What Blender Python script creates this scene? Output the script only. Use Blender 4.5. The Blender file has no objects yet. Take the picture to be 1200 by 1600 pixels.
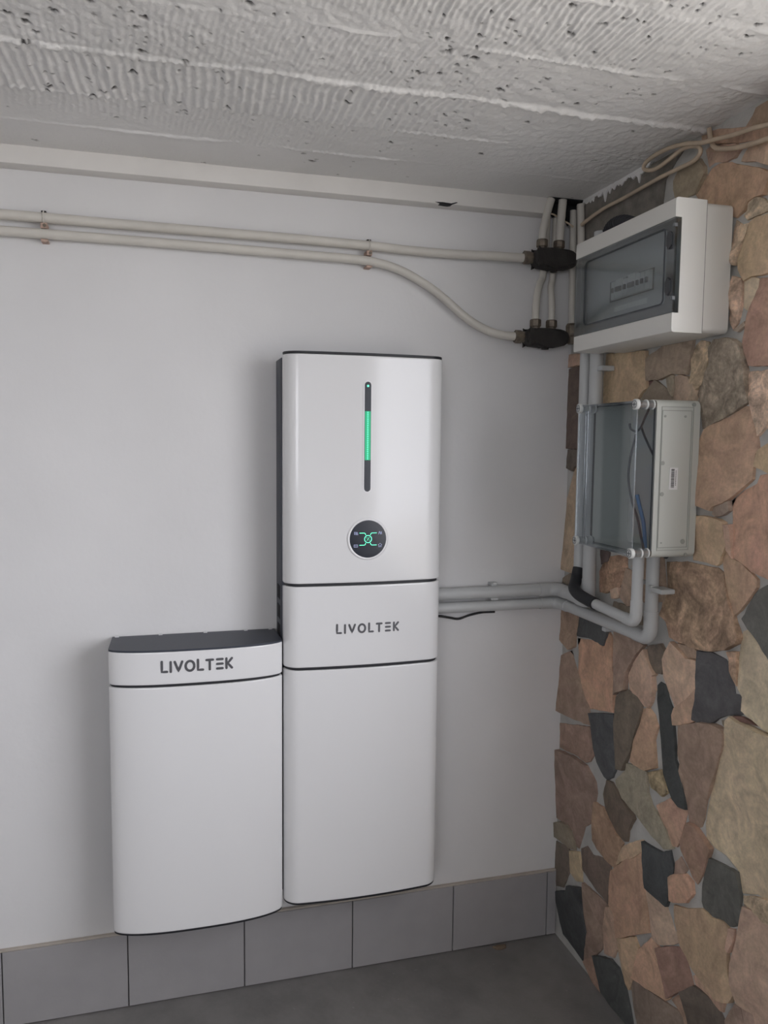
import bpy, bmesh, math, random
import numpy as np
from mathutils import Vector, Matrix, noise
from mathutils.geometry import delaunay_2d_cdt, interpolate_bezier
random.seed(7)
SC = bpy.context.scene
COL = SC.collection
PI = math.pi
H = 2.3243                       # room height; wall_back is y = 0, wall_right is x = 0

# ------------------------------------------------------------------ camera
cam_data = bpy.data.cameras.new('camera')
cam_data.sensor_fit = 'VERTICAL'
cam_data.sensor_height = 36.0
cam_data.lens = 36.0 * 1244.455 / 1600.0
cam_data.clip_start = 0.05
cam = bpy.data.objects.new('camera', cam_data)
COL.objects.link(cam)
yaw, pitch, roll = 0.2710021, -0.0862667, 0.0095275
fw = Vector((math.sin(yaw) * math.cos(pitch), math.cos(yaw) * math.cos(pitch), math.sin(pitch)))
rt = Vector((math.cos(yaw), -math.sin(yaw), 0.0))
up = rt.cross(fw)
r2 = math.cos(roll) * rt + math.sin(roll) * up
u2 = -math.sin(roll) * rt + math.cos(roll) * up
m = Matrix((r2, u2, -fw)).transposed().to_4x4()
m.translation = (-1.2217, -2.2528, 1.6)
cam.matrix_world = m
SC.camera = cam

# ------------------------------------------------------------------ light
world = bpy.data.worlds.new('daylight')
SC.world = world
world.use_nodes = True
bg = world.node_tree.nodes['Background']
bg.inputs['Color'].default_value = (0.945, 0.955, 1.02, 1)
bg.inputs['Strength'].default_value = 5.2
sun_data = bpy.data.lights.new('sun', 'SUN')
sun_data.energy = 5.0
sun_data.color = (1.0, 0.95, 0.88)
sun_data.angle = math.radians(0.53)
sun = bpy.data.objects.new('sun', sun_data)
sun.rotation_euler = (math.radians(-20), math.radians(-35), 0)     # high sun from beyond the house: lights only the yard
COL.objects.link(sun)
port = bpy.data.lights.new('opening_daylight', 'AREA')             # sampling portal over the window opening in the stone wall, right of the view
port.shape = 'RECTANGLE'
port.size, port.size_y = 2.3, 1.27
port.cycles.is_portal = True
porto = bpy.data.objects.new('opening_daylight', port)
porto.location = (.05, -2.15, 1.585)
porto.rotation_euler = (PI / 2, 0, PI / 2)
COL.objects.link(porto)
pd = bpy.data.lights.new('rear_fill_portal', 'AREA')               # and one over the fill-light opening added behind the camera
pd.shape = 'RECTANGLE'; pd.size, pd.size_y = 1.4, .9
pd.cycles.is_portal = True
pdo = bpy.data.objects.new('rear_fill_portal', pd)
pdo.location = (-2.35, -3.85, 1.7); pdo.rotation_euler = (PI / 2, 0, 0)
COL.objects.link(pdo)
SC.view_settings.view_transform = 'Standard'
SC.view_settings.look = 'None'
SC.view_settings.gamma = 1.0
SC.view_settings.use_curve_mapping = False
SC.view_settings.exposure = 0.28
SC.cycles.max_bounces = 10
SC.cycles.diffuse_bounces = 6
SC.cycles.transparent_max_bounces = 12
SC.cycles.sample_clamp_indirect = 8.0

# ------------------------------------------------------------------ helpers
def srgb(r, g, b):
    f = lambda c: (c / 255 / 12.92) if c / 255 <= 0.04045 else ((c / 255 + 0.055) / 1.055) ** 2.4
    return (f(r), f(g), f(b), 1.0)

def mat(name, col, rough=0.5, metal=0.0, bump=0.0, bscale=60.0, var=0.0, vscale=8.0, spec=0.5, emit=None, estr=0.0, coat=0.0):
    m = bpy.data.materials.new(name); m.use_nodes = True
    nt = m.node_tree; b = nt.nodes['Principled BSDF']
    b.inputs['Roughness'].default_value = rough
    b.inputs['Metallic'].default_value = metal
    b.inputs['Specular IOR Level'].default_value = spec
    b.inputs['Coat Weight'].default_value = coat
    b.inputs['Coat Roughness'].default_value = 0.04
    b.inputs['Base Color'].default_value = col
    tc = nt.nodes.new('ShaderNodeTexCoord')
    if var > 0:
        n = nt.nodes.new('ShaderNodeTexNoise'); n.inputs['Scale'].default_value = vscale; n.inputs['Detail'].default_value = 6
        nt.links.new(tc.outputs['Object'], n.inputs['Vector'])
        mr = nt.nodes.new('ShaderNodeMapRange')
        mr.inputs['From Min'].default_value = 0.3; mr.inputs['From Max'].default_value = 0.7
        mr.inputs['To Min'].default_value = 1 - var; mr.inputs['To Max'].default_value = 1 + var
        nt.links.new(n.outputs['Fac'], mr.inputs['Value'])
        mx = nt.nodes.new('ShaderNodeVectorMath'); mx.operation = 'SCALE'
        mx.inputs[0].default_value = col[:3]
        nt.links.new(mr.outputs['Result'], mx.inputs['Scale'])
        nt.links.new(mx.outputs['Vector'], b.inputs['Base Color'])
    if bump > 0:
        n = nt.nodes.new('ShaderNodeTexNoise'); n.inputs['Scale'].default_value = bscale; n.inputs['Detail'].default_value = 5
        nt.links.new(tc.outputs['Object'], n.inputs['Vector'])
        bp = nt.nodes.new('ShaderNodeBump'); bp.inputs['Strength'].default_value = 1.0; bp.inputs['Distance'].default_value = bump
        nt.links.new(n.outputs['Fac'], bp.inputs['Height'])
        nt.links.new(bp.outputs['Normal'], b.inputs['Normal'])
    if emit:
        b.inputs['Emission Color'].default_value = emit
        b.inputs['Emission Strength'].default_value = estr
    return m

def clear_mat(name, tint, gloss=0.05, rough=0.05):
    m = bpy.data.materials.new(name); m.use_nodes = True
    nt = m.node_tree; nt.nodes.clear()
    out = nt.nodes.new('ShaderNodeOutputMaterial')
    tr = nt.nodes.new('ShaderNodeBsdfTransparent'); tr.inputs['Color'].default_value = tint
    gl = nt.nodes.new('ShaderNodeBsdfGlossy'); gl.inputs['Roughness'].default_value = rough
    gl.inputs['Color'].default_value = (1, 1, 1, 1)
    fr = nt.nodes.new('ShaderNodeLayerWeight'); fr.inputs['Blend'].default_value = .5
    pw = nt.nodes.new('ShaderNodeMath'); pw.operation = 'POWER'; pw.inputs[1].default_value = 4.0
    nt.links.new(fr.outputs['Facing'], pw.inputs[0])
    sc_ = nt.nodes.new('ShaderNodeMath'); sc_.operation = 'MULTIPLY'; sc_.inputs[1].default_value = .6
    nt.links.new(pw.outputs[0], sc_.inputs[0])
    ad = nt.nodes.new('ShaderNodeMath'); ad.operation = 'ADD'; ad.use_clamp = True; ad.inputs[1].default_value = gloss
    nt.links.new(sc_.outputs[0], ad.inputs[0])
    mx = nt.nodes.new('ShaderNodeMixShader')
    nt.links.new(ad.outputs['Value'], mx.inputs['Fac'])
    nt.links.new(tr.outputs[0], mx.inputs[1]); nt.links.new(gl.outputs[0], mx.inputs[2])
    nt.links.new(mx.outputs[0], out.inputs['Surface'])
    return m

def origin(o):
    v = Vector((0, 0, 0))
    while o is not None:
        v += o.location; o = o.parent
    return v

def obj(name, bm, material, parent=None, smooth=None, kind=None, at=None):
    """one mesh object; the bmesh is in world coordinates"""
    off = origin(parent) if parent else Vector((0, 0, 0))
    if at is not None:
        off = Vector(at)
    bmesh.ops.translate(bm, verts=bm.verts, vec=-off)
    me = bpy.data.meshes.new(name)
    bmesh.ops.recalc_face_normals(bm, faces=bm.faces)
    bm.to_mesh(me); bm.free()
    if smooth is not None:
        me.polygons.foreach_set('use_smooth', [True] * len(me.polygons))
        if smooth < 180:
            me.set_sharp_from_angle(angle=math.radians(smooth))
    me.materials.append(material)
    o = bpy.data.objects.new(name, me)
    COL.objects.link(o)
    if parent: o.parent = parent
    if at is not None:
        o.location = Vector(at) - (origin(parent) if parent else Vector((0, 0, 0)))
    if kind: o['kind'] = kind
    return o

def thing(name, label, cat, loc, group=None):
    o = bpy.data.objects.new(name, None); COL.objects.link(o)
    o.location = loc; o.empty_display_size = 0.05
    o['label'] = label; o['category'] = cat
    if group: o['group'] = group
    return o

def tag(o, label, cat, group=None):
    o['label'] = label; o['category'] = cat
    if group: o['group'] = group
    return o

def box(bm, x0, x1, y0, y1, z0, z1, bev=0.0, seg=2):
    r = bmesh.ops.create_cube(bm, size=1.0)
    vs = r['verts']
    bmesh.ops.scale(bm, verts=vs, vec=(x1 - x0, y1 - y0, z1 - z0))
    bmesh.ops.translate(bm, verts=vs, vec=((x0 + x1) / 2, (y0 + y1) / 2, (z0 + z1) / 2))
    if bev > 0:
        es = list({e for v in vs for e in v.link_edges})
        bmesh.ops.bevel(bm, geom=es, offset=bev, segments=seg, profile=0.5, affect='EDGES')
    return bm

def B(*a, **k):
    return box(bmesh.new(), *a, **k)

def smooth_path(pts, n=8):
    """Catmull-Rom through pts"""
    P = [Vector(p) for p in pts]
    if len(P) < 3: return P
    out = []
    Q = [2 * P[0] - P[1]] + P + [2 * P[-1] - P[-2]]
    for i in range(1, len(Q) - 2):
        a, b, c, d = Q[i - 1], Q[i], Q[i + 1], Q[i + 2]
        for k in range(n):
            t = k / n
            out.append(0.5 * ((2 * b) + (c - a) * t + (2 * a - 5 * b + 4 * c - d) * t * t + (3 * b - a - 3 * c + d) * t ** 3))
    out.append(P[-1])
    return out

def round_corner(pts, rad, n=6):
    """polyline with its inner corners rounded"""
    P = [Vector(p) for p in pts]; out = [P[0]]
    for i in range(1, len(P) - 1):
        a = (P[i - 1] - P[i]); b = (P[i + 1] - P[i])
        d = min(rad, a.length * .49, b.length * .49)
        p0 = P[i] + a.normalized() * d; p1 = P[i] + b.normalized() * d
        for k in range(n + 1):
            t = k / n
            out.append((1 - t) ** 2 * p0 + 2 * t * (1 - t) * P[i] + t * t * p1)
    out.append(P[-1])
    return out

def tube(bm, pts, r, n=12, caps=True):
    P = [Vector(p) for p in pts]
    rad = r if callable(r) else (lambda i: r)
    tang = []
    for i in range(len(P)):
        t = P[min(i + 1, len(P) - 1)] - P[max(i - 1, 0)]
        tang.append(t.normalized())
    nrm = tang[0].orthogonal().normalized()
    rings = []
    for i, p in enumerate(P):
        nrm = (nrm - tang[i] * nrm.dot(tang[i]))
        nrm = nrm.normalized() if nrm.length > 1e-6 else tang[i].orthogonal().normalized()
        bn = tang[i].cross(nrm)
        rings.append([bm.verts.new(p + rad(i) * (math.cos(2 * PI * k / n) * nrm + math.sin(2 * PI * k / n) * bn)) for k in range(n)])
    for a, b in zip(rings[:-1], rings[1:]):
        for k in range(n):
            bm.faces.new((a[k], a[(k + 1) % n], b[(k + 1) % n], b[k]))
    if caps:
        bm.faces.new(rings[0][::-1]); bm.faces.new(rings[-1])
    return bm

def T(pts, r, n=12, caps=True):
    return tube(bmesh.new(), pts, r, n, caps)

def cyl(bm, a, b, r, n=16):
    return tube(bm, [a, b], r, n)

def prism(bm, poly, axis, a0, a1):
    """extrude a 2D polygon along an axis: axis 'z' (x,y), 'y' (x,z), 'x' (y,z)"""
    def v(p, a):
        return {'z': (p[0], p[1], a), 'y': (p[0], a, p[1]), 'x': (a, p[0], p[1])}[axis]
    A = [bm.verts.new(v(p, a0)) for p in poly]; C = [bm.verts.new(v(p, a1)) for p in poly]
    n = len(poly)
    bm.faces.new(A[::-1]); bm.faces.new(C)
    for i in range(n):
        bm.faces.new((A[i], A[(i + 1) % n], C[(i + 1) % n], C[i]))
    return bm

# ------------------------------------------------------------------ materials
M_wall = mat('white_plaster', (0.74, 0.735, 0.735, 1), 0.7, bump=0.0006, bscale=45, var=0.03, vscale=3)
M_trim = mat('white_painted_trim', (0.76, 0.74, 0.71, 1), 0.6, bump=0.0006, bscale=40, var=0.04)
M_shell = mat('glossy_white_shell', (0.80, 0.80, 0.805, 1), 0.13, spec=0.42)
M_anthracite = mat('anthracite_metal', srgb(62, 66, 76), 0.45, metal=0.2, bump=0.0001, bscale=400)
M_seam = mat('dark_seam', srgb(30, 31, 36), 0.5)
M_letter = mat('dark_lettering', srgb(98, 98, 102), 0.35, metal=0.3)
M_display = mat('dark_display_glass', srgb(38, 43, 54), 0.15)
M_ring = mat('white_ring', (0.85, 0.85, 0.86, 1), 0.2)
M_green = mat('green_light', (0.0, 0.03, 0.015, 1), 0.4, emit=(0.006, 0.42, 0.19, 1), estr=0.85)
M_green2 = mat('bright_green_light', (0.1, 0.8, 0.5, 1), 0.4, emit=(0.15, 0.95, 0.55, 1), estr=0.95)
M_icon = mat('pale_blue_icon', (0.3, 0.33, 0.5, 1), 0.4, emit=(0.35, 0.40, 0.60, 1), estr=0.3)
M_pvc = mat('grey_conduit_plastic', srgb(196, 198, 198), 0.45)
M_box = mat('light_grey_plastic', srgb(214, 213, 208), 0.42)
M_box2 = mat('grey_green_plastic', srgb(196, 199, 193), 0.45)
M_smoke = clear_mat('smoked_clear_plastic', (0.74, 0.77, 0.78, 1), 0.09, 0.08)
M_smoke2 = clear_mat('dark_smoked_plastic', (0.50, 0.52, 0.55, 1), 0.02, 0.1)
M_clear = clear_mat('clear_plastic', (0.88, 0.90, 0.915, 1), 0.05, 0.05)
M_latch = mat('dark_latch', srgb(56, 58, 62), 0.35)
M_inner = mat('grey_inner_panel', srgb(190, 193, 194), 0.5)
M_breaker = mat('pale_breaker', srgb(215, 216, 216), 0.4)
M_hose = mat('black_ribbed_plastic', srgb(50, 51, 56), 0.55)
M_black = mat('black_rubber', srgb(38, 39, 43), 0.6)
M_iron = mat('dark_cast_iron', srgb(50, 47, 45), 0.8, metal=0.0, bump=0.002, bscale=60, var=0.3, vscale=30)
M_brass = mat('tarnished_brass', srgb(118, 108, 96), 0.5, metal=0.4, var=0.35, vscale=60, bump=0.0005, bscale=90)
M_rust = mat('rusty_clip', srgb(186, 160, 146), 0.7, var=0.35, vscale=90, bump=0.001, bscale=90)
M_pipe = mat('cream_painted_pipe', srgb(208, 204, 196), 0.5, var=0.06, vscale=10, bump=0.0004, bscale=50)
M_cable = mat('beige_cable', srgb(196, 178, 156), 0.6, var=0.12, vscale=25)
M_blackcable = mat('black_cable', srgb(30, 30, 32), 0.5)
M_blue = mat('blue_wire', srgb(92, 140, 186), 0.4)
M_greywire = mat('dark_grey_wire', srgb(70, 72, 80), 0.5)
M_paper = mat('white_sticker', srgb(225, 225, 225), 0.6)
M_ink = mat('black_print', srgb(40, 40, 42), 0.6)
M_dark = mat('dark_void', srgb(36, 36, 38), 0.9, bump=0.003, bscale=40)

# ------------------------------------------------------------------ room shell
def floor_material():
    m = mat('grey_screed', srgb(126, 126, 128), 0.75, bump=0.0008, bscale=50)
    nt = m.node_tree; b = nt.nodes['Principled BSDF']
    tc = nt.nodes.new('ShaderNodeTexCoord')
    n1 = nt.nodes.new('ShaderNodeTexNoise'); n1.inputs['Scale'].default_value = 3.2; n1.inputs['Detail'].default_value = 8; n1.inputs['Roughness'].default_value = .65
    n2 = nt.nodes.new('ShaderNodeTexNoise'); n2.inputs['Scale'].default_value = 55; n2.inputs['Detail'].default_value = 3
    nt.links.new(tc.outputs['Object'], n1.inputs['Vector']); nt.links.new(tc.outputs['Object'], n2.inputs['Vector'])
    cr = nt.nodes.new('ShaderNodeValToRGB')
    cr.color_ramp.elements[0].position = .3; cr.color_ramp.elements[0].color = srgb(112, 110, 109)
    cr.color_ramp.elements[1].position = .75; cr.color_ramp.elements[1].color = srgb(148, 145, 143)
    nt.links.new(n1.outputs['Fac'], cr.inputs['Fac'])
    cs = nt.nodes.new('ShaderNodeValToRGB')
    cs.color_ramp.elements[0].position = .70; cs.color_ramp.elements[0].color = (0, 0, 0, 1)
    cs.color_ramp.elements[1].position = .76; cs.color_ramp.elements[1].color = (1, 1, 1, 1)
    nt.links.new(n2.outputs['Fac'], cs.inputs['Fac'])
    mx = nt.nodes.new('ShaderNodeMixRGB'); mx.inputs['Color2'].default_value = srgb(178, 176, 172)
    ml = nt.nodes.new('ShaderNodeMath'); ml.operation = 'MULTIPLY'; ml.inputs[1].default_value = .35
    nt.links.new(cs.outputs['Color'], ml.inputs[0]); nt.links.new(ml.outputs[0], mx.inputs['Fac'])
    nt.links.new(cr.outputs['Color'], mx.inputs['Color1'])
    nt.links.new(mx.outputs['Color'], b.inputs['Base Color'])
    return m
M_floor = floor_material()
M_ground = mat('yard_paving', srgb(170, 166, 158), 0.9, var=0.1)

XL, YF = -3.2, -3.8
fl = obj('floor', B(XL - .2, .25, YF - .2, .2, -.1, 0), M_floor, kind='structure')
obj('wall_back', B(XL - .2, .25, 0, .2, 0, H + .15), M_wall, kind='structure')
M_grey = mat('low_bounce_grey', (.42, .41, .40, 1), .8, bump=.0008, bscale=40, var=.05)  # unseen left and front walls, greyed to cut the light they bounce
obj('wall_left', B(XL - .2, XL, YF - .2, 0, 0, H + .15), M_grey, kind='structure')
bm = bmesh.new()                                  # front wall behind the camera with an unseen opening added for fill light
box(bm, XL, -3.05, YF - .2, YF, 0, H); box(bm, -1.65, .25, YF - .2, YF, 0, H); box(bm, -3.05, -1.65, YF - .2, YF, 2.15, H); box(bm, -3.05, -1.65, YF - .2, YF, 0, 1.25)
obj('wall_front', bm, M_grey, kind='structure')
obj('ground', B(-12, 16, -14, 10, -.24, -.11), M_ground, kind='structure')

# ceiling: board-marked, combed and pitted painted concrete (relief modelled in the slab's underside)
def ceiling_material():
    m = bpy.data.materials.new('pitted_painted_concrete'); m.use_nodes = True
    nt = m.node_tree; b = nt.nodes['Principled BSDF']; b.inputs['Roughness'].default_value = .8
    at = nt.nodes.new('ShaderNodeAttribute'); at.attribute_name = 'pit'
    tc = nt.nodes.new('ShaderNodeTexCoord')
    n1 = nt.nodes.new('ShaderNodeTexNoise'); n1.inputs['Scale'].default_value = 4; n1.inputs['Detail'].default_value = 6
    nt.links.new(tc.outputs['Object'], n1.inputs['Vector'])
    cr = nt.nodes.new('ShaderNodeValToRGB')
    cr.color_ramp.elements[0].position = .3; cr.color_ramp.elements[0].color = (.78, .773, .76, 1)
    cr.color_ramp.elements[1].position = .7; cr.color_ramp.elements[1].color = (.86, .852, .84, 1)
    nt.links.new(n1.outputs['Fac'], cr.inputs['Fac'])
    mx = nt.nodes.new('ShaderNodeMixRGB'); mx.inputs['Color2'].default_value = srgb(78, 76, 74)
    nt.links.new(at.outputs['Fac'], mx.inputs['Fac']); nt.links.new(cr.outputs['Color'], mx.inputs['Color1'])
    nt.links.new(mx.outputs['Color'], b.inputs['Base Color'])
    n2 = nt.nodes.new('ShaderNodeTexNoise'); n2.inputs['Scale'].default_value = 120; n2.inputs['Detail'].default_value = 4
    nt.links.new(tc.outputs['Object'], n2.inputs['Vector'])
    bp = nt.nodes.new('ShaderNodeBump'); bp.inputs['Distance'].default_value = .0018; bp.inputs['Strength'].default_value = .9
    nt.links.new(n2.outputs['Fac'], bp.inputs['Height']); nt.links.new(bp.outputs['Normal'], b.inputs['Normal'])
    return m
M_ceil = ceiling_material()

rng = np.random.RandomState(3)
def vnoise(X, Y, seed):
    """smooth value noise, vectorised"""
    g = np.random.RandomState(seed).rand(256, 256)
    xi = np.floor(X).astype(int); yi = np.floor(Y).astype(int)
    fx = X - xi; fy = Y - yi
    fx = fx * fx * (3 - 2 * fx); fy = fy * fy * (3 - 2 * fy)
    a = g[xi % 256, yi % 256]; b = g[(xi + 1) % 256, yi % 256]; c = g[xi % 256, (yi + 1) % 256]; d = g[(xi + 1) % 256, (yi + 1) % 256]
    return (a * (1 - fx) + b * fx) * (1 - fy) + (c * (1 - fx) + d * fx) * fy

SEAMS = [(-.6165, 1.0, .0), (-.8165, .55, 0), (-.411, .45, 0), (-.222, .50, 0), (-1.02, .6, 0), (-1.22, .6, 0), (-1.43, .6, 0)]
x0, x1, y0, y1 = -2.0, .02, -1.5, .0
dx, dy = .0027, .0036
nx, ny = int((x1 - x0) / dx) + 1, int((y1 - y0) / dy) + 1
X, Y = np.meshgrid(np.linspace(x0, x1, nx), np.linspace(y0, y1, ny))
hgt = np.zeros_like(X)                            # positive = hangs down into the room
edges = [-1.5, -1.43, -1.22, -1.02, -.8165, -.6165, -.411, -.222, .01]
for i in range(len(edges) - 1):
    ya, yb = edges[i], edges[i + 1]
    s = ((Y >= ya) & (Y < yb)).astype(float)
    # ribs combed along y, spacing and strength different on each board
    sp = [.017, .015, .014, .013, .013, .0185, .014, .02][i]
    amp = [.0034, .0034, .0034, .0036, .0021, .0062, .0020, .0][i]
    slant = [.0, .05, -.03, .02, .03, -.02, .05, 0][i]
    wob = vnoise(X * 9 + i * 17, Y * 16 + 5, 11 + i) * .010 + vnoise(X * 40 + i, Y * 30, 31 + i) * .0025 + vnoise(X * 1.5 + i * 5, Y * 3, 41 + i) * .03
    ph = (X + slant * (Y - ya) + wob) / sp
    tri = np.abs((ph % 1) - .5) * 2
    rib = np.exp(-((1 - tri) / .55) ** 2)
    patch = np.clip((vnoise(X * 2.2 + i * 7, Y * 5 + i * 3, 51 + i) - (.24 if i != 5 else -.12)) * 3.0, 0, 1)
    fade = np.clip(1 - (X + .62 + .25 * vnoise(X * 0 + i, Y * 6, 77)) / .35, 0.0, 1)     # combing dies out towards the stone wall
    if i <= 3: fade = np.clip(1 - (X + .42) / .4, 0.12, 1)
    brk = .30 + .70 * vnoise(X * 60, Y * 14, 91 + i)
    hgt += s * (amp * rib * patch * fade * brk + (vnoise(X * 3, Y * 0 + i, 5) - .5) * .003)
near = np.clip((-Y - .12) / .35, 0, 1)
hgt += (vnoise(X * 55, Y * 55, 8) - .5) * .0020 * (.30 + near) + (vnoise(X * 110, Y * 90, 9) - .5) * .0024 * near
for ys, a, _ in SEAMS:
    yy = ys + (vnoise(X * 5, X * 0, 21) - .5) * .008 + (vnoise(X * 45, X * 0, 22) - .5) * .004
    wd = .0026 + .0016 * vnoise(X * 20, X * 0, 23)
    g = np.clip(vnoise(X * 7 + ys * 50, X * 0 + 3, 24) * 1.6 - (.0 if a >= 1 else .38), 0, 1)
    hgt += a * .010 * g * np.exp(-((Y - yy) / wd) ** 2) * (.6 + .8 * vnoise(X * 80, Y * 80, 25))
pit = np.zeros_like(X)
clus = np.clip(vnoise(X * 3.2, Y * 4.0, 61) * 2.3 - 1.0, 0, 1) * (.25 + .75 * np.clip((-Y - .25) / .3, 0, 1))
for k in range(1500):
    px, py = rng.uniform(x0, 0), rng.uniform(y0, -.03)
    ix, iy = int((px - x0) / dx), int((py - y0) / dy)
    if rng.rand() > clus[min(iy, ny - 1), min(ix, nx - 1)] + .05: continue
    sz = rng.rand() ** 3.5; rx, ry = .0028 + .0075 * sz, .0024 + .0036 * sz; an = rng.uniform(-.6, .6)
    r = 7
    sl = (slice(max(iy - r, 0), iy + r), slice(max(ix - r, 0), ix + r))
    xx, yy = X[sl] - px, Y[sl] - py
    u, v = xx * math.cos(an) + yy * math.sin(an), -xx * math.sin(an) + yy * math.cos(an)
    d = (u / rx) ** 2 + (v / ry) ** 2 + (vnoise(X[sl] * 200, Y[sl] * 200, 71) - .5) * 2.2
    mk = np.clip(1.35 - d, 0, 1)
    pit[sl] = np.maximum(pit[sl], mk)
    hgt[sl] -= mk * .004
co = np.stack([X, Y, H - hgt], -1).reshape(-1, 3)
idx = np.arange(nx * ny).reshape(ny, nx)
q = np.stack([idx[:-1, :-1], idx[1:, :-1], idx[1:, 1:], idx[:-1, 1:]], -1).reshape(-1, 4)
me = bpy.data.meshes.new('ceiling')
me.vertices.add(len(co)); me.vertices.foreach_set('co', co.ravel())
me.loops.add(q.size); me.loops.foreach_set('vertex_index', q.ravel())
me.polygons.add(len(q)); me.polygons.foreach_set('loop_start', np.arange(len(q)) * 4)
me.polygons.foreach_set('use_smooth', np.ones(len(q), dtype=bool))
me.update(calc_edges=True); me.validate()
at = me.attributes.new('pit', 'FLOAT', 'POINT'); at.data.foreach_set('value', pit.ravel())
me.materials.append(M_ceil)
ceil = bpy.data.objects.new('ceiling', me); COL.objects.link(ceil); ceil['kind'] = 'structure'
bm = bmesh.new()                                  # the rest of the slab, beside and above the combed area
box(bm, XL - .2, x0, YF - .2, .2, H, H + .15); box(bm, x0, .25, YF - .2, y0, H, H + .15); box(bm, x0, .25, y0, .2, H + .012, H + .15)
obj('slab', bm, M_ceil, parent=ceil)

# trim along the top of the back wall
tr = obj('trim_1', B(XL, -.113, -.05, .0, 2.279, H + .004, bev=.002), M_trim, smooth=30, kind='structure')
bm = bmesh.new()
prism(bm, [(-.468, 2.2825), (-.452, 2.2785), (-.436, 2.2772), (-.426, 2.2770), (-.418, 2.2785), (-.400, 2.2855), (-.404, 2.2868), (-.420, 2.2822), (-.446, 2.2835)], 'y', -.0512, -.034)
obj('broken_notch', bm, M_dark, parent=tr)
# dark break in the plaster of the corner where the pipes go up
bm = bmesh.new()
pts = [(-.112, H + .003), (-.112, 2.300), (-.105, 2.309), (-.098, 2.288), (-.088, 2.300), (-.078, 2.282), (-.066, 2.292), (-.052, 2.270), (-.040, 2.288), (-.028, 2.262), (-.014, 2.280), (-.004, 2.268), (-.004, H + .003)]
prism(bm, pts, 'y', -.012, -.002)
box(bm, -.108, -.004, -.062, -.004, H - .0035, H + .004)
obj('dark_hole', bm, M_dark, parent=tr)

# grey tile skirting on the back wall: every tile a piece
base = obj('baseboard_back', B(XL, -.004, -.006, .0, 0.0, .2195), mat('tile_grout', srgb(92, 91, 92), 0.9), kind='structure')
M_tile = mat('grey_tile', srgb(162, 160, 161), 0.4, var=0.035, vscale=14, bump=0.0002, bscale=120)
JX, TW = -1.3358, .3248
tm = bmesh.new(); box(tm, 0.0015, TW - .0015, -.014, -.004, .004, .2165, bev=.0012, seg=1)
first = obj('tile', tm, M_tile, parent=base)
first.location.x = JX
for k in (-4, -3, -2, -1, 1, 2, 3):
    c = first.copy(); COL.objects.link(c); c.parent = base; c.location.x = JX + k * TW
obj('tile', B(JX + 4 * TW + .0015, -.004, -.014, -.004, .004, .2165, bev=.0012, seg=1), M_tile, parent=base)
obj('mortar_ledge', B(XL, -.004, -.0125, 0, .2165, .2225, bev=.002), mat('cream_ledge', srgb(178, 170, 160), 0.8, var=.12, vscale=20), parent=base)

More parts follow.
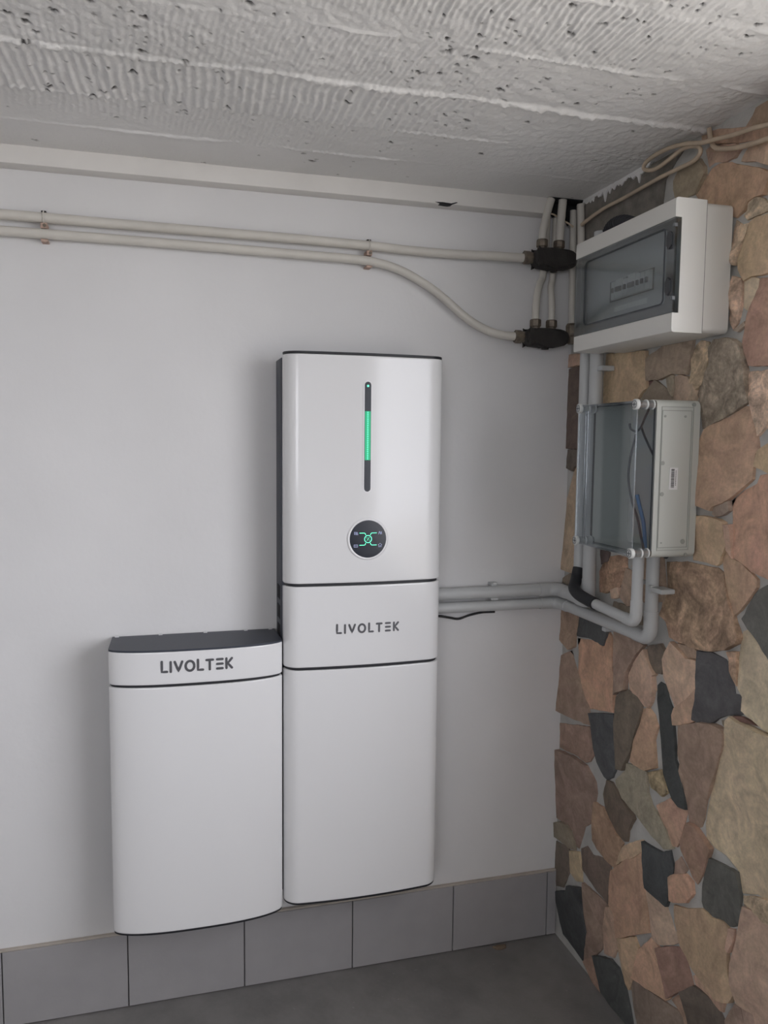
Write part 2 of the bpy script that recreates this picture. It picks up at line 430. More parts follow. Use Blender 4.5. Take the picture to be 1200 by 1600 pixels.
# ------------------------------------------------------------------ stone wall
def stone_material():
    m = bpy.data.materials.new('natural_stone'); m.use_nodes = True
    nt = m.node_tree; b = nt.nodes['Principled BSDF']; b.inputs['Roughness'].default_value = .75
    oi = nt.nodes.new('ShaderNodeObjectInfo'); tc = nt.nodes.new('ShaderNodeTexCoord')
    off = nt.nodes.new('ShaderNodeVectorMath'); off.operation = 'ADD'
    sc = nt.nodes.new('ShaderNodeVectorMath'); sc.operation = 'SCALE'; sc.inputs['Scale'].default_value = 40
    cmb = nt.nodes.new('ShaderNodeCombineXYZ')
    for k in 'XYZ': nt.links.new(oi.outputs['Random'], cmb.inputs[k])
    nt.links.new(cmb.outputs[0], sc.inputs[0]); nt.links.new(tc.outputs['Object'], off.inputs[0]); nt.links.new(sc.outputs['Vector'], off.inputs[1])
    def noise(scale, detail, rough=.6, dist=0):
        n = nt.nodes.new('ShaderNodeTexNoise'); n.inputs['Scale'].default_value = scale; n.inputs['Detail'].default_value = detail
        n.inputs['Roughness'].default_value = rough; n.inputs['Distortion'].default_value = dist
        nt.links.new(off.outputs['Vector'], n.inputs['Vector']); return n
    # broad veins of paler and redder mineral, then fine grain
    n1 = noise(9, 6, .6, 1.2); n2 = noise(110, 5, .7); n3 = noise(13, 6, .58, 1.5)
    hsv = nt.nodes.new('ShaderNodeHueSaturation'); hsv.inputs['Saturation'].default_value = .86
    mrh = nt.nodes.new('ShaderNodeMapRange'); mrh.inputs['From Min'].default_value = .25; mrh.inputs['From Max'].default_value = .75; mrh.inputs['To Min'].default_value = .496; mrh.inputs['To Max'].default_value = .516
    nt.links.new(n1.outputs['Fac'], mrh.inputs['Value']); nt.links.new(mrh.outputs['Result'], hsv.inputs['Hue'])
    mrv = nt.nodes.new('ShaderNodeMapRange'); mrv.inputs['From Min'].default_value = .3; mrv.inputs['From Max'].default_value = .7; mrv.inputs['To Min'].default_value = .74; mrv.inputs['To Max'].default_value = 1.24
    nt.links.new(n3.outputs['Fac'], mrv.inputs['Value'])
    mr2 = nt.nodes.new('ShaderNodeMapRange'); mr2.inputs['From Min'].default_value = .3; mr2.inputs['From Max'].default_value = .7; mr2.inputs['To Min'].default_value = .86; mr2.inputs['To Max'].default_value = 1.14
    nt.links.new(n2.outputs['Fac'], mr2.inputs['Value'])
    ml = nt.nodes.new('ShaderNodeMath'); ml.operation = 'MULTIPLY'
    nt.links.new(mrv.outputs['Result'], ml.inputs[0]); nt.links.new(mr2.outputs['Result'], ml.inputs[1])
    # rough split faces are more strongly mottled (the object colour's alpha says how much)
    pw = nt.nodes.new('ShaderNodeMath'); pw.operation = 'POWER'
    nt.links.new(ml.outputs[0], pw.inputs[0]); nt.links.new(oi.outputs['Alpha'], pw.inputs[1])
    nt.links.new(pw.outputs[0], hsv.inputs['Value'])
    nt.links.new(oi.outputs['Color'], hsv.inputs['Color']); nt.links.new(hsv.outputs['Color'], b.inputs['Base Color'])
    bp = nt.nodes.new('ShaderNodeBump'); bp.inputs['Distance'].default_value = .004; bp.inputs['Strength'].default_value = .6
    ad = nt.nodes.new('ShaderNodeMath'); ad.operation = 'ADD'
    m5 = nt.nodes.new('ShaderNodeMath'); m5.operation = 'MULTIPLY'; m5.inputs[1].default_value = .35
    nt.links.new(n2.outputs['Fac'], m5.inputs[0]); nt.links.new(n3.outputs['Fac'], ad.inputs[0]); nt.links.new(m5.outputs[0], ad.inputs[1])
    nt.links.new(ad.outputs[0], bp.inputs['Height']); nt.links.new(bp.outputs['Normal'], b.inputs['Normal'])
    return m
M_stone = stone_material()
SCOL = {  # albedo, roughness of relief (m)
 'brown': ((152, 126, 108), .0025), 'tan': ((182, 150, 125), .0025), 'pink': ((172, 143, 122), .003), 'olive': ((152, 138, 118), .002),
 'orange': ((180, 140, 115), .002), 'cream': ((190, 170, 145), .0018), 'rough': ((186, 160, 134), .006), 'red': ((158, 122, 104), .002),
 'greytan': ((160, 142, 122), .002), 'greyrough': ((154, 136, 120), .006), 'greybrown': ((136, 120, 106), .003), 'darkred': ((112, 76, 68), .002),
 'sand': ((184, 156, 124), .0018), 'roughbrown': ((156, 124, 100), .007), 'slategreen': ((98, 99, 92), .0015), 'slate': ((84, 85, 86), .0015),
 'granite': ((176, 136, 110), .005), 'chocolate': ((104, 88, 80), .002), 'olivedark': ((112, 102, 88), .0018), 'black': ((70, 72, 74), .0015),
 'pebble': ((150, 132, 104), .007)}
STONES = [
    ("brown", [(-778,2311), (-819,2312), (-878,2321), (-883,2248), (-822,2261), (-744,2286), (-767,2300)]),
    ("tan", [(-602,2316), (-661,2310), (-744,2284), (-867,2249), (-885,2224), (-738,2257), (-647,2285), (-603,2307)]),
    ("pink", [(-611,2282), (-630,2285), (-720,2258), (-736,2245), (-718,2231), (-690,2232), (-645,2245), (-625,2241)]),
    ("pink", [(-741,2223), (-762,2241), (-825,2229), (-879,2215), (-883,2158), (-828,2180), (-786,2201), (-737,2217)]),
    ("olive", [(-493,2248), (-511,2263), (-530,2271), (-597,2266), (-616,2243), (-619,2226), (-585,2193), (-544,2194), (-501,2206), (-492,2229)]),
    ("orange", [(-634,2232), (-658,2236), (-699,2226), (-738,2207), (-805,2178), (-829,2163), (-828,2147), (-816,2124), (-788,2127), (-766,2123), (-756,2108), (-730,2100), (-698,2114), (-614,2147), (-580,2192)]),
    ("cream", [(-817,2128), (-831,2144), (-885,2134), (-889,2077), (-833,2102), (-825,2114)]),
    ("rough", [(-764,2106), (-766,2123), (-788,2126), (-813,2115), (-832,2095), (-832,2088), (-794,2087), (-765,2086), (-753,2097)]),
    ("tan", [(-777,2078), (-794,2083), (-829,2081), (-889,2072), (-897,1953), (-843,1960), (-820,1959), (-795,1962), (-770,1956), (-754,1983), (-750,2004), (-764,2043)]),
    ("rough", [(-729,2093), (-751,2077), (-769,2077), (-763,2061), (-743,2031), (-736,1996), (-724,2004), (-720,2054)]),
    ("rough", [(-730,1973), (-758,1962), (-764,1949), (-761,1917), (-755,1887), (-749,1870), (-736,1858), (-725,1881), (-721,1939)]),
    ("cream", [(-767,1954), (-787,1960), (-809,1953), (-807,1936), (-791,1909), (-781,1890), (-767,1900), (-767,1931)]),
    ("red", [(-813,1953), (-844,1949), (-890,1947), (-903,1765), (-857,1769), (-800,1773), (-783,1804), (-776,1822), (-778,1858), (-782,1883), (-801,1920)]),
    ("greytan", [(-738,1855), (-771,1869), (-774,1861), (-754,1850)]),
    ("greyrough", [(-664,1825), (-679,1842), (-716,1841), (-744,1834), (-771,1815), (-779,1791), (-788,1760), (-788,1737), (-793,1719), (-796,1695), (-769,1684), (-731,1669), (-672,1649), (-642,1641), (-633,1711), (-624,1720), (-636,1739), (-655,1771), (-666,1789)]),
    ("rough", [(-596,1804), (-612,1836), (-628,1845), (-655,1839), (-663,1814), (-655,1774), (-640,1744), (-621,1733), (-600,1739), (-603,1764)]),
    ("greytan", [(-416,1825), (-501,1856), (-602,1852), (-591,1793), (-583,1771), (-532,1778), (-475,1767), (-422,1769)]),
    ("pink", [(-533,1769), (-552,1772), (-589,1765), (-613,1746), (-621,1729), (-620,1708), (-532,1712), (-539,1745)]),
    ("greytan", [(-494,1772), (-528,1773), (-534,1752), (-526,1723), (-506,1742)]),
    ("greybrown", [(-421,1743), (-453,1768), (-528,1725), (-537,1705), (-385,1711)]),
    ("darkred", [(-423,1767), (-462,1767), (-426,1752)]),
    ("sand", [(-212,1857), (-411,1845), (-419,1748), (-407,1745), (-375,1718), (-209,1713), (-204,1792)]),
    ("tan", [(-655,1638), (-672,1648), (-732,1664), (-784,1686), (-803,1685), (-820,1649), (-829,1611), (-832,1595), (-821,1586), (-821,1559), (-821,1531), (-786,1506), (-755,1484), (-735,1473), (-704,1463), (-697,1453), (-648,1461), (-637,1461), (-632,1595)]),
    ("rough", [(-790,1760), (-826,1757), (-857,1759), (-904,1758), (-908,1705), (-864,1670), (-852,1641), (-842,1633), (-832,1623), (-820,1649), (-802,1688), (-793,1724)]),
    ("sand", [(-824,1564), (-828,1591), (-837,1597), (-872,1615), (-901,1610), (-906,1543), (-865,1546), (-846,1553), (-824,1558)]),
    ("orange", [(-838,1538), (-865,1543), (-906,1545), (-921,1325), (-888,1326), (-834,1333), (-804,1344), (-777,1352), (-768,1357), (-757,1468), (-755,1479), (-768,1487), (-793,1504), (-830,1520)]),
    ("greytan", [(-704,1463), (-752,1478), (-756,1458), (-737,1447), (-709,1440), (-698,1444)]),
    ("tan", [(-631,1435), (-676,1437), (-723,1434), (-741,1429), (-743,1403), (-751,1381), (-733,1350), (-730,1335), (-720,1329), (-650,1331), (-634,1329)]),
    ("tan", [(-743,1424), (-759,1426), (-764,1399), (-765,1376), (-769,1353), (-752,1369), (-747,1399)]),
    ("tan", [(-744,1361), (-764,1350), (-794,1345), (-831,1328), (-850,1317), (-850,1302), (-828,1273), (-804,1243), (-786,1227), (-767,1249), (-750,1293), (-743,1321), (-733,1348)]),
    ("roughbrown", [(-529,1308), (-607,1320), (-646,1320), (-695,1320), (-720,1322), (-739,1315), (-747,1293), (-755,1275), (-771,1250), (-782,1229), (-809,1182), (-804,1169), (-766,1145), (-722,1130), (-674,1123), (-649,1122), (-570,1127), (-545,1161), (-521,1173), (-542,1244)]),
    ("slategreen", [(-820,1237), (-835,1270), (-852,1295), (-875,1309), (-927,1324), (-932,1326), (-948,1106), (-900,1150), (-855,1191), (-830,1207), (-811,1225)]),
    ("cream", [(-810,1195), (-827,1204), (-855,1184), (-900,1147), (-949,1117), (-957,1007), (-910,1006), (-887,1008), (-860,1016), (-828,1025), (-826,1055), (-810,1070), (-805,1109), (-807,1159)]),
    ("slate", [(-668,1116), (-714,1124), (-760,1119), (-774,1110), (-778,1085), (-790,1069), (-795,1051), (-819,1055), (-827,1050), (-826,1017), (-815,1010), (-776,998), (-747,980), (-733,966), (-686,949), (-665,949), (-666,971), (-672,1000), (-670,1054)]),
    ("granite", [(-770,1140), (-801,1148), (-805,1109), (-807,1074), (-800,1077), (-780,1099)]),
    ("tan", [(-538,1062), (-550,1083), (-571,1114), (-612,1096), (-630,1087), (-666,1091), (-666,1058), (-668,1032), (-641,996), (-616,974), (-586,953), (-556,998), (-543,1017)]),
    ("pink", [(-589,1115), (-649,1119), (-667,1113), (-665,1099), (-630,1090), (-612,1096), (-594,1105)]),
    ("tan", [(-589,951), (-629,984), (-668,1026), (-672,998), (-664,968), (-663,943), (-624,922), (-587,908), (-583,932)]),
    ("brown", [(-622,917), (-658,935), (-698,953), (-737,962), (-771,962), (-779,955), (-779,929), (-771,910), (-755,864), (-735,813), (-733,808), (-720,774), (-713,724), (-704,701), (-694,694), (-657,691), (-651,729), (-641,764), (-638,786), (-641,761), (-623,804), (-628,826), (-620,846)]),
    ("greybrown", [(-759,979), (-781,989), (-781,979), (-778,967), (-763,970)]),
    ("cream", [(-784,987), (-798,1001), (-823,996), (-888,997), (-910,1000), (-957,1005), (-957,975), (-980,647), (-935,648), (-893,641), (-847,617), (-835,659), (-790,675), (-750,673), (-722,682), (-717,715), (-724,762), (-729,783), (-750,857), (-775,911), (-779,952)]),
    ("darkred", [(-794,1002), (-826,1009), (-868,1006), (-887,1007), (-847,1003), (-813,998)]),
    ("tan", [(-2,1877), (-82,1871), (-84,1841), (-2,1839)]),
    ("chocolate", [(-2,1833), (-84,1842), (-101,1718), (-102,1589), (-2,1589), (-2,1627), (-2,1676), (-2,1748), (-2,1812)]),
    ("chocolate", [(-2,1584), (-102,1586), (-105,1540), (-54,1535), (-41,1520), (-2,1528)]),
    ("tan", [(-47,1530), (-112,1537), (-99,1437), (-112,1218), (-77,1209), (-2,1209), (-2,1330), (-2,1431)]),
    ("greybrown", [(-2,1179), (-40,1200), (-93,1205), (-95,1171), (-2,1165)]),
    ("granite", [(-226,1255), (-265,1285), (-303,1293), (-351,1294), (-353,1265), (-339,1227), (-330,1211), (-282,1193), (-254,1179), (-225,1177), (-216,1234)]),
    ("tan", [(-353,1265), (-399,1258), (-424,1258), (-424,1182), (-365,1164), (-332,1181), (-335,1215)]),
    ("cream", [(-378,1275), (-402,1296), (-424,1299), (-426,1273), (-389,1268)]),
    ("chocolate", [(-218,1297), (-264,1297), (-260,1275), (-220,1257)]),
    ("tan", [(-282,1193), (-325,1207), (-326,1180), (-289,1170)]),
    ("brown", [(-421,1307), (-514,1320), (-535,1209), (-434,1189)]),
    ("slate", [(-97,1084), (-283,1080), (-258,1027), (-186,1029), (-85,1014), (-93,1049)]),
    ("brown", [(-2,1079), (-101,1084), (-88,1022), (-87,981), (-55,963), (-2,982)]),
    ("greybrown", [(-289,1161), (-416,1163), (-447,1129), (-367,1123), (-280,1135)]),
    ("orange", [(-96,1007), (-187,1023), (-252,1025), (-278,1070), (-289,1063), (-306,975), (-315,923), (-320,850), (-187,817), (-148,845), (-105,899), (-105,966)]),
    ("brown", [(-295,1074), (-343,1082), (-456,1077), (-423,1046), (-386,997), (-376,983), (-374,934), (-332,913), (-325,904), (-312,983), (-308,976)]),
    ("olivedark", [(-470,1078), (-524,1097), (-544,1080), (-537,1040), (-529,1021), (-507,1017), (-482,1036)]),
    ("tan", [(-461,1067), (-472,1050), (-492,1024), (-507,1012), (-498,1006), (-505,972), (-493,934), (-480,916), (-461,915), (-431,931), (-390,933), (-382,973), (-391,990), (-424,1034)]),
    ("brown", [(-2,930), (-62,961), (-105,903), (-126,882), (-174,831), (-196,767), (-94,754), (-2,751)]),
    ("brown", [(-2,707), (-191,761), (-212,714), (-219,691), (-197,659), (-173,646), (-108,644), (-2,628)]),
    ("slate", [(-182,801), (-320,844), (-330,774), (-338,696), (-321,661), (-299,646), (-282,648), (-239,675), (-219,706), (-196,773)]),
    ("olivedark", [(-328,896), (-354,919), (-390,935), (-435,933), (-451,923), (-442,874), (-422,826), (-410,774), (-387,734), (-373,704), (-346,697), (-334,775), (-326,815)]),
    ("orange", [(-452,903), (-480,916), (-505,904), (-523,879), (-509,840), (-523,772), (-482,749), (-437,746), (-417,747), (-423,808), (-441,853)]),
    ("black", [(-509,984), (-523,997), (-549,996), (-558,970), (-583,940), (-587,902), (-598,851), (-599,823), (-624,796), (-641,758), (-636,786), (-650,719), (-622,713), (-595,721), (-569,745), (-552,767), (-539,829), (-525,897), (-509,948)]),
    ("pebble", [(-487,743), (-541,773), (-561,753), (-580,728), (-580,734), (-554,709), (-531,713), (-503,720), (-493,719)]),
    ("olive", [(-387,728), (-433,741), (-482,743), (-490,692), (-511,664), (-545,650), (-573,633), (-606,597), (-572,579), (-501,592), (-441,608), (-367,622), (-333,648), (-332,657), (-383,706)]),
    ("brown", [(-2,620), (-108,637), (-179,638), (-231,607), (-239,578), (-234,557), (-223,529), (-208,472), (-178,448), (-145,360), (-125,357), (-102,397), (-61,402), (-2,392), (-2,491), (-2,504), (-2,591)]),
    ("chocolate", [(-288,638), (-322,646), (-367,619), (-432,600), (-437,594), (-409,547), (-406,515), (-385,505), (-347,508), (-312,528), (-282,552), (-268,588)]),
    ("red", [(-228,548), (-276,553), (-306,529), (-341,508), (-386,499), (-371,476), (-358,422), (-343,403), (-291,403), (-243,410), (-218,424), (-214,482)]),
    ("tan", [(-376,482), (-416,514), (-475,553), (-486,535), (-439,487), (-389,451), (-358,422), (-367,455)]),
    ("black", [(-480,552), (-532,558), (-564,564), (-594,585), (-609,554), (-607,524), (-594,509), (-598,458), (-590,436), (-554,438), (-507,440), (-493,492)]),
    ("chocolate", [(-161,368), (-194,392), (-226,382), (-279,400), (-326,399), (-324,343), (-327,288), (-262,293), (-180,311)]),
    ("orange", [(-329,388), (-389,448), (-481,529), (-494,486), (-507,437), (-515,389), (-533,332), (-505,312), (-448,270), (-397,232), (-376,219), (-362,276), (-327,288), (-326,306), (-326,354)]),
    ("olivedark", [(-2,312), (-86,330), (-96,279), (-90,251), (-59,188), (-2,162), (-2,258)]),
    ("sand", [(-96,328), (-152,353), (-167,317), (-173,269), (-138,253), (-100,260)]),
    ("greybrown", [(-2,376), (-40,395), (-81,405), (-125,363), (-129,348), (-86,333), (-2,329)]),
    ("black", [(-2,142), (-87,190), (-93,211), (-171,248), (-181,192), (-186,215), (-195,170), (-214,130), (-201,71), (-188,26), (-138,30), (-61,31), (-42,59), (-2,133)]),
    ("brown", [(-183,271), (-263,277), (-328,278), (-322,278), (-302,234), (-296,132), (-263,91), (-204,35), (-204,73), (-218,136), (-196,187), (-186,232)]),
    ("red", [(-197,29), (-257,84), (-276,73), (-296,46), (-309,19), (-322,2), (-256,2)]),
    ("slate", [(-263,91), (-348,134), (-387,134), (-422,101), (-446,59), (-461,23), (-440,2), (-362,2), (-310,10), (-283,64)]),
    ("tan", [(-311,269), (-358,296), (-374,214), (-376,184), (-359,147), (-303,123), (-295,197)]),
    ("sand", [(-382,219), (-458,270), (-479,251), (-477,213), (-452,125), (-442,109), (-426,117), (-395,177)]),
    ("orange", [(-534,318), (-567,307), (-593,261), (-619,210), (-602,192), (-543,180), (-470,165), (-478,214), (-485,251)]),
    ("greybrown", [(-451,131), (-470,159), (-529,167), (-598,184), (-650,198), (-684,190), (-691,159), (-490,5), (-465,73)]),
    ("red", [(-554,301), (-614,343), (-656,367), (-683,328), (-702,299), (-663,258), (-643,241), (-614,207), (-589,250)]),
    ("pink", [(-506,438), (-549,441), (-586,434), (-620,389), (-646,386), (-639,370), (-614,349), (-562,316), (-538,318), (-526,369)]),
    ("tan", [(-620,456), (-669,475), (-723,507), (-754,504), (-794,518), (-812,516), (-816,453), (-823,411), (-846,379), (-834,353), (-796,331), (-766,336), (-711,346), (-656,370), (-641,397), (-627,416)]),
    ("slategreen", [(-739,641), (-759,645), (-791,651), (-832,657), (-840,635), (-848,612), (-846,587), (-849,581), (-847,540), (-812,519), (-791,516), (-758,509), (-723,507), (-715,520), (-715,536), (-716,566), (-728,607)]),
    ("pink", [(-816,516), (-833,524), (-831,491), (-823,465), (-817,469)]),
    ("pink", [(-852,588), (-875,594), (-939,597), (-982,621), (-996,412), (-924,357), (-910,381), (-864,372), (-837,406), (-831,443), (-842,490), (-849,544)]),
    ("rough", [(-854,592), (-851,612), (-895,635), (-935,648), (-978,669), (-982,623), (-938,599), (-914,593), (-875,599)]),
    ("chocolate", [(-663,258), (-706,302), (-752,308), (-798,304), (-817,289), (-826,263), (-710,174), (-691,215)]),
    ("tan", [(-696,320), (-719,341), (-758,338), (-789,326), (-814,336), (-808,311), (-798,306), (-752,310), (-709,304)]),
    ("brown", [(-820,299), (-848,358), (-868,362), (-880,336), (-888,310), (-829,265)]),
    ("pink", [(-871,369), (-910,378), (-924,355), (-888,310), (-879,348)]),
    ("brown", [(-623,208), (-663,256), (-691,215), (-714,177), (-689,180), (-654,201)]),
    ("red", [(-661,690), (-694,692), (-723,678), (-747,669), (-739,644), (-724,601), (-699,556), (-681,563), (-661,588), (-637,610), (-632,627)]),
    ("orange", [(-533,675), (-583,716), (-595,718), (-622,711), (-652,715), (-643,686), (-628,625), (-618,608), (-602,602), (-581,632), (-555,650)]),
    ("brown", [(-618,568), (-634,589), (-662,572), (-648,552), (-616,537)]),
    ("orange", [(-596,516), (-615,534), (-659,558), (-685,553), (-690,527), (-667,491), (-619,464), (-604,460)]),
]
WY0, WY1, WZ0, WZ1 = -3.30, -1.0, .95, 2.22         # window opening just right of the view
bm = bmesh.new()
box(bm, 0, .25, WY1, .2, 0, H + .15); box(bm, 0, .25, YF - .2, WY0, 0, H + .15); box(bm, 0, .25, WY0, WY1, 0, WZ0); box(bm, 0, .25, WY0, WY1, WZ1, H + .15)
wr = obj('wall_right', bm, mat('grey_mortar', srgb(188, 187, 183), 0.9, bump=0.004, bscale=35, var=0.16, vscale=12), kind='structure')

def resample(poly, step, jag):
    out = []
    n = len(poly)
    for i in range(n):
        a, b = Vector(poly[i]), Vector(poly[(i + 1) % n])
        k = max(1, int((b - a).length / step))
        for j in range(k):
            p = a.lerp(b, j / k)
            if j: p += Vector((random.uniform(-jag, jag), random.uniform(-jag, jag)))
            out.append(p)
    return out

def inside(p, poly):
    c = False; j = len(poly) - 1
    for i in range(len(poly)):
        if (poly[i][1] > p[1]) != (poly[j][1] > p[1]) and p[0] < (poly[j][0] - poly[i][0]) * (p[1] - poly[i][1]) / (poly[j][1] - poly[i][1]) + poly[i][0]:
            c = not c
        j = i
    return c

def make_stone(col, poly, proud, coarse=False):
    rgb, rel = SCOL[col]
    cy = sum(p[0] for p in poly) / len(poly); cz = sum(p[1] for p in poly) / len(poly)
    ext = max(max(p[0] for p in poly) - min(p[0] for p in poly), max(p[1] for p in poly) - min(p[1] for p in poly))
    step = .03 if coarse else max(.012, ext / 16)
    ring = resample(poly, step, .0012 if not coarse else .004)
    n = len(ring)
    for i, b in enumerate([b - (lambda d: Vector((-d.y, d.x)).normalized() * min(.0018, ext * .04) if d.length > 1e-9 else Vector((0, 0)))(ring[(i + 1) % n] - ring[i - 1]) for i, b in enumerate(ring)]): ring[i] = b
    # outline pulled in a little towards the inside for the chamfered upper edge
    ins = []
    for i in range(n):
        a, b, c = ring[i - 1], ring[i], ring[(i + 1) % n]
        d = (c - a); nv = Vector((-d.y, d.x))
        nv = nv.normalized() if nv.length > 1e-9 else Vector((0, 0))
        ins.append(b + nv * min(.0008, ext * .02))
    tilt = (random.uniform(-.09, .09), random.uniform(-.09, .09)) if not coarse else (0, 0); sd = random.uniform(0, 100)
    fq = 26 if rel > .004 else 12
    def hx(p, edge):
        v = noise.fractal((p[0] * fq + sd, p[1] * fq, sd), 1.0, 2.0, 3) * rel * 1.2
        return -(max(.002, proud + (p[0] - cy) * tilt[0] + (p[1] - cz) * tilt[1] + v) - (.002 if edge else 0))
    pts = list(ins)
    g = step * 1.25
    ys = [p.x for p in ins]; zs = [p.y for p in ins]
    yy = min(ys) + g * .6
    while yy < max(ys):
        zz = min(zs) + g * .6
        while zz < max(zs):
            p = Vector((yy + random.uniform(-.2, .2) * g, zz + random.uniform(-.2, .2) * g))
            if inside(p, ins) and min((p - q).length for q in ins) > g * .55:
                pts.append(p)
            zz += g
        yy += g
    res = delaunay_2d_cdt(pts, [(i, (i + 1) % n) for i in range(n)], [list(range(n))], 1, 1e-6)
    vs, faces, orig = res[0], res[2], res[3]
    bm = bmesh.new()
    src = {}
    V = []
    for i, v in enumerate(vs):
        e = any(k < n for k in orig[i])
        V.append(bm.verts.new((hx(v, e), v.x, v.y)))
        for k in orig[i]: src[k] = i
    for f in faces:
        try: bm.faces.new([V[i] for i in f])
        except ValueError: pass
    low = [bm.verts.new((.004, p.x, p.y)) for p in ring]
    mid = [bm.verts.new((hx(ins[i], True) * .45, ring[i].x, ring[i].y)) for i in range(n)]
    for i in range(n):
        j = (i + 1) % n
        try:
            bm.faces.new((low[i], low[j], mid[j], mid[i]))
            if src.get(i) is not None and src.get(j) is not None and src[i] != src[j]:
                bm.faces.new((mid[i], mid[j], V[src[j]], V[src[i]]))
        except ValueError: pass
    o = obj('stone', bm, M_stone, parent=wr, smooth=32, at=(0, cy, cz))
    s = random.uniform(1.06, 1.19)
    w = 4 if max(rgb) - min(rgb) > 20 else 1.5
    c = srgb(*[min(255, k * s + random.uniform(-w, w)) for k in rgb])
    o.color = (c[0], c[1], c[2], 2.2 if rel > .004 else 1.0)
    return o

for col, pl in STONES:
    make_stone(col, [(a / 1000, b / 1000) for a, b in pl], random.uniform(.005, .013))
# the wall goes on past the right edge of the view and behind the boxes: more of the same stones
traced = [[(a / 1000, b / 1000) for a, b in pl] for _, pl in STONES]
seeds = []
for iy in range(24):
    for iz in range(16):
        s = (-(iy + .5) * .14 + random.uniform(-.05, .05), (iz + .5) * .148 + random.uniform(-.05, .05))
        if not -1.02 < s[0] < -.70: seeds.append(s)
for iy in range(4):                                   # smaller stones fill the strip up to the window reveal
    for iz in range(27):
        seeds.append((-.735 - iy * .078 + random.uniform(-.022, .022), (iz + .5) * .086 + random.uniform(-.022, .022)))
cols = ['brown', 'tan', 'pink', 'orange', 'cream', 'rough', 'red', 'greytan', 'slate', 'slategreen', 'sand', 'tan', 'chocolate']
def clash(poly, s):
    probe = list(poly) + [((a[0] + b[0]) / 2, (a[1] + b[1]) / 2) for a, b in zip(poly, poly[1:] + poly[:1])] + [s]
    return any(any(inside(q, tp) for q in probe) or any(inside(q, poly) for q in tp) for tp in traced)
for i, s in enumerate(seeds):
    if s[0] < -2.6: continue
    if WY0 - .12 < s[0] < WY1 + .01 and s[1] > WZ0 - .1: continue
    poly = [(s[0] - .3, s[1] - .3), (s[0] + .3, s[1] - .3), (s[0] + .3, s[1] + .3), (s[0] - .3, s[1] + .3)]
    for j, t in enumerate(seeds):
        if i == j or abs(t[0] - s[0]) > .5 or abs(t[1] - s[1]) > .5: continue
        mx, mz = (s[0] + t[0]) / 2, (s[1] + t[1]) / 2; dxx, dzz = t[0] - s[0], t[1] - s[1]
        L = math.hypot(dxx, dzz); mx -= dxx / L * .006; mz -= dzz / L * .006
        new = []
        for k in range(len(poly)):
            a, b = poly[k], poly[(k + 1) % len(poly)]
            da = (a[0] - mx) * dxx + (a[1] - mz) * dzz; db = (b[0] - mx) * dxx + (b[1] - mz) * dzz
            if da <= 0: new.append(a)
            if (da < 0) != (db < 0):
                f = da / (da - db); new.append((a[0] + (b[0] - a[0]) * f, a[1] + (b[1] - a[1]) * f))
        poly = new
        if len(poly) < 3: break
    if len(poly) < 3: continue
    poly = [(min(-.004, a), min(max(.003, b), H - .01)) for a, b in poly]
    # keep only those that stay clear of the stones already laid
    if s[0] > WY1 and s[1] > WZ0 - .1: poly = [(max(a, WY1 + .005), b) for a, b in poly]
    full = poly
    for f in (1.0, .74, .54, .38):
        poly = [(s[0] + (a - s[0]) * f, s[1] + (b - s[1]) * f) for a, b in full]
        bad = clash(poly, s)
        if not bad: break
    if WY0 - .01 < s[0] < WY1 and s[1] < WZ0: poly = [(a, min(b, WZ0 - .005)) for a, b in poly]
    if bad or s[0] > -.35: continue
    if s[0] > -.70 and not (1.3 < s[1] < 2.15): continue
    make_stone(random.choice(cols), poly, random.uniform(.008, .018), coarse=True)

# bare dark concrete above the breaker box and the ragged edge of the ceiling paint
bm = bmesh.new()
prism(bm, [(-.006, 2.318), (-.006, 2.20), (-.10, 2.16), (-.47, 2.10), (-.475, 2.16), (-.452, 2.20), (-.462, 2.262), (-.500, 2.292), (-.545, 2.318)], 'x', -.0045, .004)
obj('bare_concrete', bm, mat('bare_concrete', srgb(128, 123, 116), 0.95, bump=0.006, bscale=45, var=.25, vscale=25), parent=wr)
bm = bmesh.new()
rg = random.Random(12)
e = [(-.06, H + .002)]; yv = -.06
while yv > -.40:
    e.append((yv, H - .006 - rg.random() * (.014 if rg.random() < .6 else .034))); yv -= rg.uniform(.004, .012)
e.append((yv, H + .002))
prism(bm, e, 'x', -.0085, -.002)
obj('paint_edge', bm, M_ceil, parent=ceil)

# ------------------------------------------------------------------ the two white cabinets
def bow(W, yb, b, pe, qe, n=40):
    """front outline of a bowed cover, left to right: (x offset, y)"""
    out = []
    for k in range(n + 1):
        th = PI * (1 - k / n)
        c, s = math.cos(th), max(0.0, math.sin(th))
        out.append((W * math.copysign(abs(c) ** (2 / pe), c), -(yb + b * s ** (2 / qe))))
    return out

def cover(bm, cx, prof, z0, z1, back, bev=.003):
    """bowed closed shell between z0 and z1 with softened upper and lower edges"""
    full = [(cx + x, y) for x, y in prof] + [(cx + prof[-1][0], back), (cx + prof[0][0], back)]
    mx, my = cx, (back + prof[len(prof) // 2][1]) / 2
    def ring(z, ins):
        r = []
        for x, y in full:
            sx = 1 - ins / abs(prof[0][0]); sy = 1 - ins / abs(prof[len(prof) // 2][1] - back) * 2
            r.append(bm.verts.new((mx + (x - mx) * sx, my + (y - my) * sy, z)))
        return r
    lv = [(z0, bev), (z0 + bev * .3, bev * .3), (z0 + bev, 0), (z0 + bev * 1.6, 0), (z1 - bev * 1.6, 0), (z1 - bev, 0), (z1 - bev * .3, bev * .3), (z1, bev)]
    R = [ring(z, i) for z, i in lv]
    n = len(full)
    for a, b in zip(R[:-1], R[1:]):
        for k in range(n):
            bm.faces.new((a[k], a[(k + 1) % n], b[(k + 1) % n], b[k]))
    bm.faces.new(R[0][::-1]); bm.faces.new(R[-1])
    return bm

